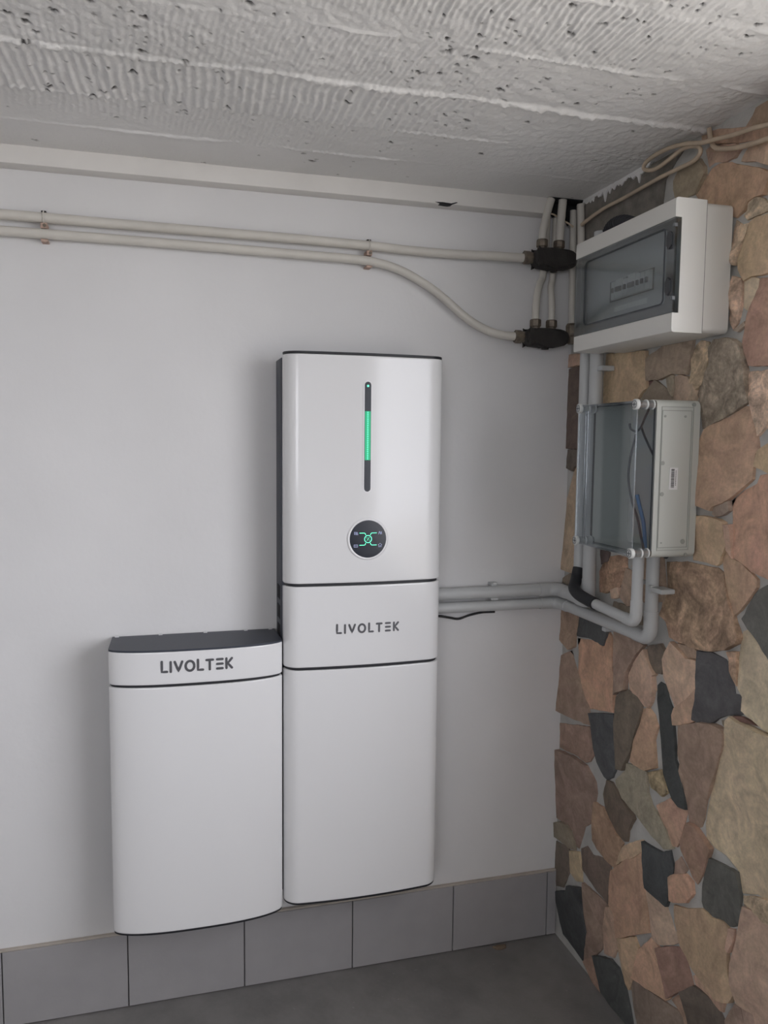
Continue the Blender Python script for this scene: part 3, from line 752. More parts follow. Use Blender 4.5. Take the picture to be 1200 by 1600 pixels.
def front_y(prof, dx):
    for (xa, ya), (xb, yb) in zip(prof[:-1], prof[1:]):
        if xa <= dx <= xb:
            return ya + (yb - ya) * (dx - xa) / max(1e-9, xb - xa)
    return prof[0][1]

def ribbon(bm, pts, w, cx, prof, lift=.0010, thick=.0008, cap=True):
    """flat stroke of width w along (x, z) points, laid on the bowed front"""
    P = [Vector(p) for p in pts]
    dense = []
    for a, b in zip(P[:-1], P[1:]):
        k = max(1, int((b - a).length / .006))
        dense += [a.lerp(b, j / k) for j in range(k)]
    dense.append(P[-1])
    left, right = [], []
    for i, p in enumerate(dense):
        a = dense[max(i - 1, 0)]; b = dense[min(i + 1, len(dense) - 1)]
        d = (b - a).normalized(); nv = Vector((-d.y, d.x))
        left.append(p + nv * w / 2); right.append(p - nv * w / 2)
    closed = (P[0] - P[-1]).length < 1e-6 and len(P) > 3
    poly = list(left)
    def capc(c, d):
        a0 = math.atan2(d.y, d.x)
        return [c + w / 2 * Vector((math.cos(a0 + PI / 2 - PI * k / 5), math.sin(a0 + PI / 2 - PI * k / 5))) for k in range(1, 5)]
    V = lambda p, l: bm.verts.new((p.x, front_y(prof, p.x - cx) - l, p.y))
    Lt = [V(p, lift) for p in left]; Rt = [V(p, lift) for p in right]
    Lb = [V(p, lift - thick) for p in left]; Rb = [V(p, lift - thick) for p in right]
    n = len(dense)
    for i in range(n - 1):
        bm.faces.new((Lt[i], Rt[i], Rt[i + 1], Lt[i + 1]))
        bm.faces.new((Lb[i], Lt[i], Lt[i + 1], Lb[i + 1]))
        bm.faces.new((Rt[i], Rb[i], Rb[i + 1], Rt[i + 1]))
    if cap and not closed:
        for c, d, L0, R0 in ((dense[-1], dense[-1] - dense[-2], Lt[-1], Rt[-1]), (dense[0], dense[0] - dense[1], Rt[0], Lt[0])):
            arc = [V(p, lift) for p in capc(c, d.normalized())]
            bm.faces.new([L0] + arc + [R0])
    return bm

def arc(cx, cz, r, a0, a1, n=14):
    return [(cx + r * math.cos(math.radians(a0 + (a1 - a0) * k / n)), cz + r * math.sin(math.radians(a0 + (a1 - a0) * k / n))) for k in range(n + 1)]

LETTERS = {  # strokes in a cell of height 1
 'L': (.62, [[(.08, 1), (.08, .08), (.60, .08)]]),
 'I': (.16, [[(.08, .06), (.08, .94)]]),
 'V': (.86, [[(.05, .94), (.43, .08), (.81, .94)]]),
 'O': (.92, [arc(.46, .5, .44, 0, 360, 28)]),
 'T': (.80, [[(.06, .92), (.74, .92)], [(.40, .92), (.40, .06)]]),
 'E': (.70, [[(.08, .92), (.66, .92)], [(.08, .5), (.66, .5)], [(.08, .08), (.66, .08)]]),
 'K': (.74, [[(.08, .06), (.08, .94)], [(.66, .94), (.22, .5), (.66, .06)]])}

def wordmark(parent, cx, prof, x0, x1, z0, z1, slope, sw=.19):
    """the maker's lettering, each letter a piece"""
    h = z1 - z0
    kx = .84                                            # letters a little narrower than their cells
    tot = sum(LETTERS[c][0] for c in 'LIVOLTEK') * kx
    gap = ((x1 - x0) / h - tot) / 7
    x = x0
    wm = None
    for c in 'LIVOLTEK':
        w, strokes = LETTERS[c]
        bm = bmesh.new()
        for i, s in enumerate(strokes):
            ribbon(bm, [(x + a * kx * h, z0 + b * h + (x + a * kx * h - x0) * slope) for a, b in s], +sw * h, cx, prof, lift=.0010 + .00005 * i)
        obj('letter', bm, M_letter, parent=parent)
        x += (w * kx + gap) * h

# ---- tall tower
TX, TW2 = -.6895, .2225
def rounded(W, flat, R, yb, n=16, m=12, a1=78):
    """front outline with a shallow arc of radius R in the middle and tighter rounded corners"""
    a0 = math.asin(flat / R); s1 = math.sin(math.radians(a1))
    rc = (W - flat) / (s1 - math.sin(a0)); half = []
    for k in range(m + 1):                                       # from the corner inwards
        a = math.radians(a1) + (a0 - math.radians(a1)) * k / m
        half.append((flat + rc * (math.sin(a) - math.sin(a0)), rc * (math.cos(a) - math.cos(math.radians(a1)))))
    d0 = half[-1][1]
    for k in range(1, n + 1):
        a = a0 * (1 - k / n)
        half.append((R * math.sin(a), d0 + R * (math.cos(a) - math.cos(a0))))
    return [(-x, -(yb + d)) for x, d in half] + [(x, -(yb + d)) for x, d in half[-2::-1]]
tp = rounded(TW2, .184, 1.8, .128)
tower = thing('inverter_tower', 'tall three-section white glossy inverter cabinet with green light bar and round display', 'inverter', (TX, 0, .322))
bm = bmesh.new()
box(bm, TX - TW2 - .0015, TX + TW2 + .001, -.100, -.002, .335, 1.826, bev=.003)
obj('back_housing', bm, M_anthracite, parent=tower, smooth=40)
inner = [(x * .975, y + .004) for x, y in tp]
core = bmesh.new(); prism(core, [(TX + x, y) for x, y in inner] + [(TX + inner[-1][0], -.09), (TX + inner[0][0], -.09)], 'z', .324, 1.834)
obj('dark_core', core, M_seam, parent=tower, smooth=40)
cap = bmesh.new(); cover(cap, TX, [(x * .996, y + .001) for x, y in tp], 1.832, 1.8385, -.112, bev=.0012)
obj('top_cap', cap, M_seam, parent=tower, smooth=40)
cap = bmesh.new(); cover(cap, TX, [(x * .994, y + .0012) for x, y in tp], .3195, .3255, -.112, bev=.0012)
obj('bottom_cap', cap, M_seam, parent=tower, smooth=40)
cv_low = obj('lower_cover', cover(bmesh.new(), TX, tp, .325, .984, -.112), M_shell, parent=tower, smooth=40)
cv_mid = obj('middle_cover', cover(bmesh.new(), TX, tp, .992, 1.2135, -.112), M_shell, parent=tower, smooth=40)
cv_top = obj('upper_cover', cover(bmesh.new(), TX, tp, 1.2215, 1.8315, -.112), M_shell, parent=tower, smooth=40)
wordmark(cv_mid, TX, tp, -.774, -.598, 1.0825, 1.1075, .0, .22)
# slots in the left flank of the housing, beside the middle cover
bm = bmesh.new()
for z in (1.185, 1.130, 1.075):
    box(bm, TX - TW2 - .0025, TX - TW2 - .0005, -.078, -.030, z - .020, z + .018)
obj('side_slots', bm, M_dark, parent=tower)
# light bar
LX = -.6915
def capsule(cx, cz0, cz1, r, n=10):
    return [(cx + r * math.cos(PI * k / n), cz1 + r * math.sin(PI * k / n)) for k in range(n + 1)] + \
           [(cx - r * math.cos(PI * k / n), cz0 - r * math.sin(PI * k / n)) for k in range(n + 1)]
yf = front_y(tp, LX - TX)
bm = bmesh.new(); prism(bm, capsule(LX, 1.478, 1.754, .0125), 'y', yf - .0016, yf + .004)
bmesh.ops.bevel(bm, geom=[e for e in bm.edges if all(v.co.y < yf for v in e.verts)], offset=.0012, segments=2, affect='EDGES')
bar = obj('light_bar', bm, M_ring, parent=tower, smooth=40)
bm = bmesh.new(); prism(bm, capsule(LX, 1.478, 1.754, .0088), 'y', yf - .0022, yf)
obj('dark_strip', bm, M_display, parent=bar)
bm = bmesh.new(); box(bm, LX - .0078, LX + .0078, yf - .0028, yf - .001, 1.554, 1.6845, bev=.0006)
obj('green_strip', bm, M_green, parent=bar)
bm = bmesh.new()
for k in range(26):
    z = 1.5575 + k * .00496
    cyl(bm, (LX, yf - .0031, z), (LX, yf - .002, z), .0017, 8)
obj('light_dots', bm, M_green2, parent=bar)
bm = bmesh.new(); cyl(bm, (LX, yf - .0032, 1.7515), (LX, yf - .002, 1.7515), .0030, 12)
obj('status_light', bm, M_green2, parent=bar)
# round display
DX, DZ = -.6885, 1.3405
yd = front_y(tp, DX - TX) - .0012
bm = bmesh.new()
prof = [(.0525, .003), (.0575, .0005), (.0568, -.0012), (.0530, -.0018), (.0508, -.0008)]
rings = [[bm.verts.new((DX + r * math.cos(2 * PI * k / 64), yd + d, DZ + r * math.sin(2 * PI * k / 64))) for k in range(64)] for r, d in prof]
for a, b in zip(rings[:-1], rings[1:]):
    for k in range(64): bm.faces.new((a[k], a[(k + 1) % 64], b[(k + 1) % 64], b[k]))
disp = obj('display', bm, M_ring, parent=tower, smooth=60)
bm = bmesh.new(); tube(bm, [(DX, yd - .0012, DZ), (DX, yd + .003, DZ)], .0510, 64)
obj('display_glass', bm, M_display, parent=disp)
flat = [(-1, yd - .0012), (1, yd - .0012)]
bm = bmesh.new()
ribbon(bm, [(DX + a, DZ + b) for a, b in arc(0, 0, .0098, 0, 360, 32)], .0018, DX, flat, cap=False)
for sx in (-1, 1):
    for sz in (-1, 1):
        ribbon(bm, [(DX + sx * .0235, DZ + sz * .0165), (DX + sx * .0105, DZ + sz * .0165), (DX + sx * .0078, DZ + sz * .0148), (DX + sx * .0066, DZ + sz * .0112)], .0017, DX, flat)
ribbon(bm, [(DX - .0035, DZ - .0045), (DX + .0035, DZ + .0045)], .0007, DX, flat)
ribbon(bm, [(DX - .0052, DZ + .003), (DX - .0015, DZ + .003)], .0007, DX, flat)
ribbon(bm, [(DX + .0018, DZ - .003), (DX + .0050, DZ - .003)], .0007, DX, flat)
obj('green_flow_lines', bm, M_green2, parent=disp)
def icon(*strokes):
    bm = bmesh.new()
    for s in strokes: ribbon(bm, [(DX + a, DZ + b) for a, b in s], .0011, DX, flat)
    obj('icon', bm, M_icon, parent=disp, kind='stuff')
icon(*[((-.0385, dz), (-.0295, dz - .001)) for dz in (.0195, .0165, .0135)], ((-.0385, .0195), (-.0375, .0125)), ((-.0335, .0192), (-.0325, .012)), ((-.0295, .0185), (-.0285, .0118)))   # solar panel
icon(((.0290, .0125), (.0315, .0205), (.0325, .0205), (.0345, .0125)), ((.0300, .0160), (.0340, .0160)), ((.0350, .0125), (.0362, .0195), (.0372, .0195), (.0385, .0125)), ((.0355, .0155), (.038, .0155)))   # pylons
icon(((-.0390, -.0215), (-.0290, -.0215)), ((-.0390, -.0150), (-.0290, -.0150)), ((-.039, -.0215), (-.039, -.015)), ((-.029, -.0215), (-.029, -.015)), ((-.0365, -.018), (-.0345, -.018)), ((-.0330, -.018), (-.0312, -.018)))  # battery
icon(((.0285, -.0165), (.0337, -.0120), (.0389, -.0165)), ((.0300, -.0165), (.0300, -.0218), (.0374, -.0218), (.0374, -.0165)), ((.0325, -.0185), (.0337, -.0200), (.0355, -.0185)))    # house

# ---- low battery cabinet
BX, BW = -1.1405, .2235
bp_ = bow(BW, .134, .048, 2.5, 2.0, 48)
bat = thing('battery_cabinet', 'low white glossy battery cabinet with flat dark grey top left of the tall tower', 'battery', (BX, 0, .307))
bm = bmesh.new(); box(bm, BX - BW + .003, BX + BW - .004, -.128, -.002, .320, 1.055, bev=.002)
obj('back_housing', bm, M_anthracite, parent=bat, smooth=40)
inner = [(x * .975, y + .004) for x, y in bp_]
core = bmesh.new(); prism(core, [(BX + x, y) for x, y in inner] + [(BX + inner[-1][0], -.10), (BX + inner[0][0], -.10)], 'z', .310, 1.058)
obj('dark_core', core, M_seam, parent=bat, smooth=40)
cap = bmesh.new(); cover(cap, BX, [(x * .994, y + .0012) for x, y in bp_], .3045, .3105, -.122, bev=.0012)
obj('bottom_cap', cap, M_seam, parent=bat, smooth=40)
obj('front_cover', cover(bmesh.new(), BX, bp_, .3100, .9700, -.122), M_shell, parent=bat, smooth=40)
cv_b = obj('top_cover', cover(bmesh.new(), BX, bp_, .9770, 1.0625, -.122), M_shell, parent=bat, smooth=40)
wordmark(cv_b, BX, bp_, -1.2335, -1.053, 1.0085, 1.0375, .005, .215)
bm = bmesh.new()
lidp = [(BX + x * .998, y + .0005) for x, y in bp_] + [(BX + BW * .985, -.004), (BX - BW * .985, -.004)]
prism(bm, lidp, 'z', 1.0625, 1.0675)
lid = obj('top_lid', bm, M_anthracite, parent=bat, smooth=40)
for fx in (-.93, -.42, .12, .62, .93):                 # small fold tabs and screws along the rear edge
    obj('fold_tab', B(BX + BW * fx - .005, BX + BW * fx + .005, -.0125, -.006, 1.0675, 1.0695), M_ring, parent=lid)

# ------------------------------------------------------------------ boxes on the stone wall
# ---- upper breaker box
BY0, BY1, BZ0, BZ1 = -.731, -.304, 1.846, 2.130
bb = thing('breaker_box', 'large white breaker box with smoked window, uppermost on the stone wall', 'breaker box', (0, (BY0 + BY1) / 2, BZ0))
def roundrect(y0, y1, z0, z1, r, n=5):
    out = []
    for cy, cz, a in ((y1 - r, z1 - r, 0), (y0 + r, z1 - r, 90), (y0 + r, z0 + r, 180), (y1 - r, z0 + r, 270)):
        for k in range(n + 1):
            t = math.radians(a + 90 * k / n)
            out.append((cy + r * math.cos(t), cz + r * math.sin(t)))
    return out
def shell(bm, outer, inner, xa, xb, floor_x=None):
    n = len(outer)
    O0 = [bm.verts.new((xa, *p)) for p in outer]; O1 = [bm.verts.new((xb, *p)) for p in outer]
    I0 = [bm.verts.new((floor_x if floor_x is not None else xa, *p)) for p in inner]; I1 = [bm.verts.new((xb, *p)) for p in inner]
    for k in range(n):
        j = (k + 1) % n
        bm.faces.new((O0[k], O0[j], O1[j], O1[k])); bm.faces.new((I0[j], I0[k], I1[k], I1[j])); bm.faces.new((O1[k], O1[j], I1[j], I1[k]))
    if floor_x is not None:
        bm.faces.new(O0); bm.faces.new(I0)
    else:
        for k in range(n):
            j = (k + 1) % n
            bm.faces.new((O0[k], O0[j], I0[j], I0[k]))
    return bm
bm = bmesh.new(); prism(bm, roundrect(BY0 + .003, BY1 - .003, BZ0 + .003, BZ1 - .003, .012), 'x', -.079, -.012)
obj('back_box', bm, M_box, parent=bb, smooth=35)
# cover: C-shaped in section, the window channel runs through its whole length
FX, CHZ0, CHZ1 = -.158, BZ0 + .041, BZ1 - .041
sec = [(-.081, BZ0), (FX + .006, BZ0), (FX + .0015, BZ0 + .0015), (FX, BZ0 + .006), (FX, CHZ0), (FX + .014, CHZ0), (FX + .014, CHZ1), (FX, CHZ1), (FX, BZ1 - .006), (FX + .0015, BZ1 - .0015), (FX + .006, BZ1), (-.081, BZ1)]
bm = bmesh.new()
# two bars and two cheeks, with the pocket behind the window left open
def bar_(z0, z1):
    prism(bm, [(-.081, z0), (FX + .005, z0), (FX + .0012, z0 + .0012), (FX, z0 + .005), (FX, z1 - .005 if z1 == BZ1 else z1), (FX + (.0012 if z1 == BZ1 else 0), z1 - (.0012 if z1 == BZ1 else 0)), (FX + (.005 if z1 == BZ1 else 0.0), z1), (-.081, z1)] if z1 == BZ1 else
          [(-.081, z0), (FX + .006, z0), (FX + .0015, z0 + .0015), (FX, z0 + .006), (FX, z1), (-.081, z1)], 'y', BY0, BY1)
bar_(BZ0, CHZ0)
prism(bm, [(-.081, CHZ1), (FX, CHZ1), (FX, BZ1 - .006), (FX + .0015, BZ1 - .0015), (FX + .006, BZ1), (-.081, BZ1)], 'y', BY0, BY1)
box(bm, FX + .016, -.081, BY0, BY0 + .004, CHZ0 - .001, CHZ1 + .001)
box(bm, FX + .016, -.081, BY1 - .004, BY1, CHZ0 - .001, CHZ1 + .001)
obj('front_cover', bm, M_box, parent=bb, smooth=35)
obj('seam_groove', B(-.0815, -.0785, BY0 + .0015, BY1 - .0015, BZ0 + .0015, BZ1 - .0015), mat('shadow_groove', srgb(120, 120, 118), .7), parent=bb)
obj('inner_panel', B(-.128, -.124, BY0 + .005, BY1 - .005, CHZ0, CHZ1), M_inner, parent=bb)
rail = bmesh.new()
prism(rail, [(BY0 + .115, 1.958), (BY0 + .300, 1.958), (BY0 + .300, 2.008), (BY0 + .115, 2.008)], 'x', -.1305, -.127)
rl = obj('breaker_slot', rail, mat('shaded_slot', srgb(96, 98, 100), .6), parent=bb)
for k, (w, dz) in enumerate([(.017, 0), (.017, 0), (.017, 0), (.034, .004), (.017, -.002), (.034, .003), (.017, 0)]):
    ys = BY0 + .118 + sum([.0185, .0185, .0185, .036, .0185, .036, .0185][:k])
    bmk = bmesh.new(); box(bmk, -.139, -.128, ys, ys + w, 1.960, 2.004 + dz, bev=.001, seg=1)
    br = obj('breaker', bmk, M_breaker, parent=bb)
    bmk = bmesh.new(); box(bmk, -.144, -.1385, ys + .004, ys + w - .004, 1.976, 1.988, bev=.001, seg=1)
    obj('toggle', bmk, M_latch, parent=br)
obj('label_strip', B(-.1285, -.127, BY0 + .14, BY0 + .28, 1.932, 1.944), M_paper, parent=bb)
# smoked door with its raised inner window
bm = bmesh.new()
box(bm, FX - .0005, FX + .003, BY0 - .0005, BY1 + .0005, CHZ0 + .001, CHZ1 - .001)
box(bm, FX + .003, FX + .0145, BY0 - .0005, BY0 + .002, CHZ0 + .001, CHZ1 - .001)
box(bm, FX + .003, FX + .0145, BY1 - .002, BY1 + .0005, CHZ0 + .001, CHZ1 - .001)
door = obj('smoked_door', bm, M_smoke, parent=bb)
bm = bmesh.new()
rr = roundrect(BY0 + .030, BY1 - .050, CHZ0 + .022, CHZ1 - .016, .012); n = len(rr)
rr2 = roundrect(BY0 + .0325, BY1 - .0525, CHZ0 + .0245, CHZ1 - .0185, .010)
for a in range(n):
    b = (a + 1) % n
    v = [bm.verts.new((x, p[0], p[1])) for x, p in ((FX - .001, rr[a]), (FX - .001, rr[b]), (FX - .0035, rr2[b]), (FX - .0035, rr2[a]))]
    bm.faces.new(v)
bmesh.ops.remove_doubles(bm, verts=bm.verts, dist=1e-5)
ring = bmesh.new()
shell(ring, roundrect(BY0 + .001, BY1 - .001, CHZ0 + .002, CHZ1 - .002, .002), roundrect(BY0 + .0325, BY1 - .0525, CHZ0 + .0245, CHZ1 - .0185, .010), FX + .0035, FX + .006)
obj('dark_surround', ring, M_smoke2, parent=door)
obj('window_rim', bm, mat('smoked_rim', srgb(66, 70, 75), .2), parent=door, smooth=60)
for z in (2.043, 1.945):
    bmk = bmesh.new()
    prism(bmk, roundrect(BY0 + .008, BY0 + .026, z - .019, z + .019, .008), 'x', FX - .0030, FX + .0035)
    bmesh.ops.bevel(bmk, geom=[e for e in bmk.edges if all(v.co.x < FX - .002 for v in e.verts)], offset=.002, segments=2, affect='EDGES')
    obj('latch', bmk, M_latch, parent=door, smooth=40)
for z in (2.072, 1.918):
    obj('hinge', B(FX - .002, FX + .006, BY0 - .0008, BY0 + .006, z - .004, z + .004, bev=.001), mat('clear_hinge', srgb(104, 108, 112), .35) if z > 2 else bpy.data.materials['clear_hinge'], parent=door)

# ---- lower junction box
JY0, JY1, JZ0, JZ1 = -.647, -.370, 1.338, 1.706
jb = thing('junction_box', 'grey junction box with clear lid, cables inside and barcode sticker on its side', 'junction box', (0, (JY0 + JY1) / 2, JZ0))
out_ = roundrect(JY0, JY1, JZ0, JZ1, .016, 6)
in_ = roundrect(JY0 + .005, JY1 - .005, JZ0 + .005, JZ1 - .005, .012, 6)
jbase = obj('base', shell(bmesh.new(), out_, in_, -.012, -.128, floor_x=-.020), M_box2, parent=jb, smooth=35)
def rectframe(bm, x0, x1, z0, z1, w, y):
    for a in ((x0, x1, z0, z0 + w), (x0, x1, z1 - w, z1), (x0, x0 + w, z0 + w, z1 - w), (x1 - w, x1, z0 + w, z1 - w)):
        box(bm, a[0], a[1], y - .0012, y + .002, a[2], a[3])
bm = bmesh.new(); rectframe(bm, -.114, -.034, 1.362, 1.682, .0016, JY0)
rectframe(bm, -.116, -.030, 1.356, 1.690, .0012, JY0)
for x, z, r in ((-.106, 1.668, .003), (-.052, 1.668, .003), (-.104, 1.374, .002), (-.046, 1.376, .006), (-.108, 1.560, .005), (-.107, 1.488, .005), (-.030, 1.696, .005), (-.036, 1.345, .004)):
    tube(bm, [(x, JY0 - .0012, z), (x, JY0 + .001, z)], r, 14)
obj('embossing', bm, mat('grey_green_shade', srgb(160, 163, 157), 0.5), parent=jbase)  # darker than the base: shade of the relief put into the colour
obj('gasket', shell(bmesh.new(), roundrect(JY0 + .003, JY1 - .003, JZ0 + .003, JZ1 - .003, .014), roundrect(JY0 + .008, JY1 - .008, JZ0 + .008, JZ1 - .008, .010), -.1275, -.1305), mat('dark_gasket', srgb(70, 72, 74), .7), parent=jb)
bm = bmesh.new(); box(bm, -.0885, -.0665, JY0 - .0010, JY0 + .001, 1.4985, 1.5495)
stk = obj('sticker', bm, M_paper, parent=jb)
bm = bmesh.new(); z = 1.503
rr_ = random.Random(4)
while z < 1.546:
    w = rr_.choice([.0006, .0009, .0014, .0018])
    box(bm, -.0845, -.0760, JY0 - .0014, JY0 - .0008, z, z + w); z += w + rr_.choice([.0006, .0008, .0012])
for zz in range(9):
    box(bm, -.0728, -.0715, JY0 - .0014, JY0 - .0008, 1.508 + zz * .004, 1.5108 + zz * .004)
obj('barcode', bm, M_ink, parent=stk)
obj('mounting_plate', B(-.024, -.0205, JY0 + .02, JY1 - .02, JZ0 + .03, JZ1 - .03), M_inner, parent=jb)
# clear lid, open towards the base, with notched corners for the four screw posts
lo = roundrect(JY0 + .006, JY1 - .004, JZ0 + .005, JZ1 - .004, .012, 5)
li = roundrect(JY0 + .0088, JY1 - .0068, JZ0 + .0078, JZ1 - .0068, .010, 5)
bm = shell(bmesh.new(), lo, li, -.1745, -.1305, floor_x=-.1718)
jl = obj('clear_lid', bm, M_clear, parent=jb, smooth=40)
bm = bmesh.new(); shell(bm, roundrect(JY0 + .0055, JY1 - .0035, JZ0 + .0045, JZ1 - .0035, .012), roundrect(JY0 + .0095, JY1 - .0075, JZ0 + .0085, JZ1 - .0075, .010), -.1752, -.1735)
M_rim = clear_mat('frosted_lid_edge', (.72, .75, .77, 1), .22, .12)
obj('lid_edge', bm, M_rim, parent=jl, smooth=40)
bm = bmesh.new(); box(bm, -.1750, -.1735, JY1 - .052, JY1 - .049, JZ0 + .02, JZ1 - .02); box(bm, -.1750, -.1735, JY1 - .040, JY1 - .0385, JZ0 + .02, JZ1 - .02)
obj('lid_ridge', bm, M_rim, parent=jl)
M_post = clear_mat('frosted_post', (.80, .82, .83, 1), .30, .2)
M_head = mat('white_screw_head', srgb(214, 216, 214), .3)
for py, pz in ((JY1 - .010, JZ1 - .012), (JY0 + .010, JZ1 - .012), (JY1 - .012, JZ0 + .012), (JY0 + .010, JZ0 + .012)):
    bm = bmesh.new(); tube(bm, [(-.128, py, pz), (-.160, py, pz), (-.172, py, pz)], .0100, 16)
    ps = obj('screw_post', bm, M_post, parent=jb, smooth=40)
    bm = bmesh.new()
    tube(bm, [(-.1720, py, pz), (-.1728, py, pz), (-.1805, py, pz), (-.1815, py, pz)], lambda i: (.0112, .0122, .0122, .0108)[i], 18)
    tube(bm, [(-.150, py, pz), (-.154, py, pz)], .0114, 16); tube(bm, [(-.136, py, pz), (-.133, py, pz)], .0114, 16)
    hd = obj('screw_head', bm, M_head, parent=ps, smooth=40)
    bm = bmesh.new()
    tube(bm, arc3 := [(-.1818, py + .0088 * math.cos(2 * PI * k / 18), pz + .0088 * math.sin(2 * PI * k / 18)) for k in range(19)], .0007, 6)
    box(bm, -.1822, -.1810, py - .0062, py + .0062, pz - .0010, pz + .0010); box(bm, -.1822, -.1810, py - .0010, py + .0010, pz - .0062, pz + .0062)
    obj('cross_slot', bm, M_greywire, parent=hd)
# wires inside (seen through the lid)
tag(obj('wire', T(smooth_path([(-.09, -.478, 1.655), (-.09, -.480, 1.646), (-.09, -.487, 1.640), (-.09, -.507, 1.635), (-.09, -.526, 1.644), (-.088, -.540, 1.668), (-.085, -.552, 1.690)]), .0028, 8), M_greywire, smooth=60), 'short dark hooked wire near the top inside the clear-lidded box', 'wire')
tag(obj('wire', T(smooth_path([(-.100, -.523, 1.628), (-.10, -.514, 1.602), (-.10, -.502, 1.57), (-.10, -.496, 1.53), (-.10, -.501, 1.498), (-.10, -.517, 1.459), (-.10, -.542, 1.422), (-.10, -.561, 1.376), (-.10, -.574, 1.348)]), .0030, 8), M_greywire, smooth=60), 'long dark bowed wire hanging inside the clear-lidded box', 'wire')
tag(obj('wire', T(smooth_path([(-.088, -.518, 1.478), (-.086, -.530, 1.446), (-.085, -.547, 1.406), (-.085, -.558, 1.346)]), .0048, 8), M_blue, smooth=60), 'blue wire at the bottom inside the clear-lidded box', 'wire')
tag(obj('wire', T(smooth_path([(-.078, -.511, 1.646), (-.078, -.522, 1.628), (-.078, -.540, 1.606), (-.078, -.570, 1.572)]), .0028, 8), M_greywire, smooth=60), 'dark wire slanting down to the right inside the clear-lidded box', 'wire')

# ------------------------------------------------------------------ grey conduits
def sleeve(parent, a, b, r):
    return obj('coupling', T([a, Vector(a).lerp(Vector(b), .04), Vector(a).lerp(Vector(b), .96), b], lambda i: r + (.0012 if i in (1, 2) else .0), 20), M_pvc, parent=parent, smooth=40)
# upper run: back wall, round the corner, up the stone wall behind the breaker box
c1 = thing('conduit', 'thick grey conduit, upper of the two leaving the tower, turning up towards the breaker box', 'conduit', (-.45, -.03, 1.152), 'grey conduits')
path = round_corner([(-.464, -.027, 1.150), (-.036, -.030, 1.1515), (-.044, -.224, 1.1475), (-.040, -.224, 2.19)], .05, 8)
obj('pipe', T(path, .0187, 20), M_pvc, parent=c1, smooth=60)
sleeve(c1, (-.105, -.0285, 1.151), (-.078, -.029, 1.151), .0200)
obj('elbow', T(round_corner([(-.092, -.029, 1.1512), (-.036, -.030, 1.1515), (-.038, -.085, 1.150)], .045, 8), .0204, 20), M_pvc, parent=c1, smooth=60)
obj('elbow', T(round_corner([(-.043, -.170, 1.1485), (-.044, -.224, 1.1475), (-.044, -.224, 1.215)], .045, 8), .0199, 20), M_pvc, parent=c1, smooth=60)
# lower run: ends under the junction box
c2 = thing('conduit', 'thick grey conduit, lower of the two leaving the tower, turning up into the junction box', 'conduit', (-.45, -.03, 1.109), 'grey conduits')
path = round_corner([(-.464, -.027, 1.108), (-.034, -.028, 1.108), (-.040, -.526, 1.1115), (-.040, -.526, 1.337)], .042, 8)
obj('pipe', T(path, .0163, 20), M_pvc, parent=c2, smooth=60)
obj('elbow', T(round_corner([(-.098, -.028, 1.108), (-.034, -.028, 1.108), (-.036, -.090, 1.1085)], .042, 8), .0180, 20), M_pvc, parent=c2, smooth=60)
obj('elbow', T(round_corner([(-.040, -.462, 1.1112), (-.040, -.526, 1.1115), (-.040, -.526, 1.185)], .042, 8), .0180, 20), M_pvc, parent=c2, smooth=60)
# third run: from the breaker box through a black sleeve to the junction box
c3 = thing('conduit', 'thin grey conduit with a black rubber bend linking breaker box and junction box', 'conduit', (-.06, -.19, 1.55), 'grey conduits')
obj('pipe', T([(-.050, -.1765, 2.14), (-.050, -.1755, 1.225)], .0150, 18), M_pvc, parent=c3, smooth=60)
obj('rubber_bend', T(smooth_path([(-.050, -.1755, 1.240), (-.061, -.184, 1.210), (-.0835, -.214, 1.189), (-.0885, -.25, 1.177), (-.0875, -.300, 1.1705), (-.0875, -.340, 1.167)]), .0170, 18), M_black, parent=c3, smooth=60)
obj('pipe', T(round_corner([(-.0875, -.326, 1.168), (-.0875, -.532, 1.158), (-.086, -.532, 1.337)], .034, 8), .0140, 18), M_pvc, parent=c3, smooth=60)
obj('elbow', T(round_corner([(-.0875, -.482, 1.1605), (-.0875, -.532, 1.158), (-.087, -.532, 1.215)], .034, 8), .0152, 18), M_pvc, parent=c3, smooth=60)
# clips
def clip(a, b, r, label, p):
    t = thing('conduit_clip', label, 'clip', p, 'white conduit clips')
    obj('strap', T([a, Vector(a).lerp(Vector(b), .5), b], r, 10), M_pvc, parent=t, smooth=40)
    return t
t = thing('conduit_clip', 'small grey clip above the paired conduits on the white wall', 'clip', (-.252, 0, 1.175), 'conduit clips')
obj('foot', B(-.262, -.242, -.030, -.0, 1.168, 1.178, bev=.002), M_pvc, parent=t)
obj('lip', B(-.259, -.245, -.034, -.026, 1.172, 1.181, bev=.002), M_pvc, parent=t)
t = thing('conduit_clip', 'small grey clip wedged between the paired conduits on the white wall', 'clip', (-.252, 0, 1.13), 'conduit clips')
obj('foot', B(-.264, -.240, -.034, -.0, 1.1255, 1.1325, bev=.0015), M_pvc, parent=t)
t = thing('conduit_clip', 'long grey clip sticking out right of the conduit under the junction box', 'clip', (-.02, -.55, 1.243), 'conduit clips')
obj('foot', B(-.058, -.018, -.590, -.541, 1.238, 1.250, bev=.003), M_pvc, parent=t)
obj('bridge', B(-.059, -.050, -.548, -.5375, 1.234, 1.254, bev=.0015), M_pvc, parent=t)
t = thing('conduit_clip', 'small grey clip left of the conduit under the junction box', 'clip', (-.03, -.495, 1.253), 'conduit clips')
obj('foot', B(-.070, -.014, -.4925, -.480, 1.246, 1.258, bev=.002), M_pvc, parent=t)
t = thing('conduit_clip', 'grey clip beside the upright conduit just below the breaker box', 'clip', (-.03, -.262, 1.815), 'conduit clips')
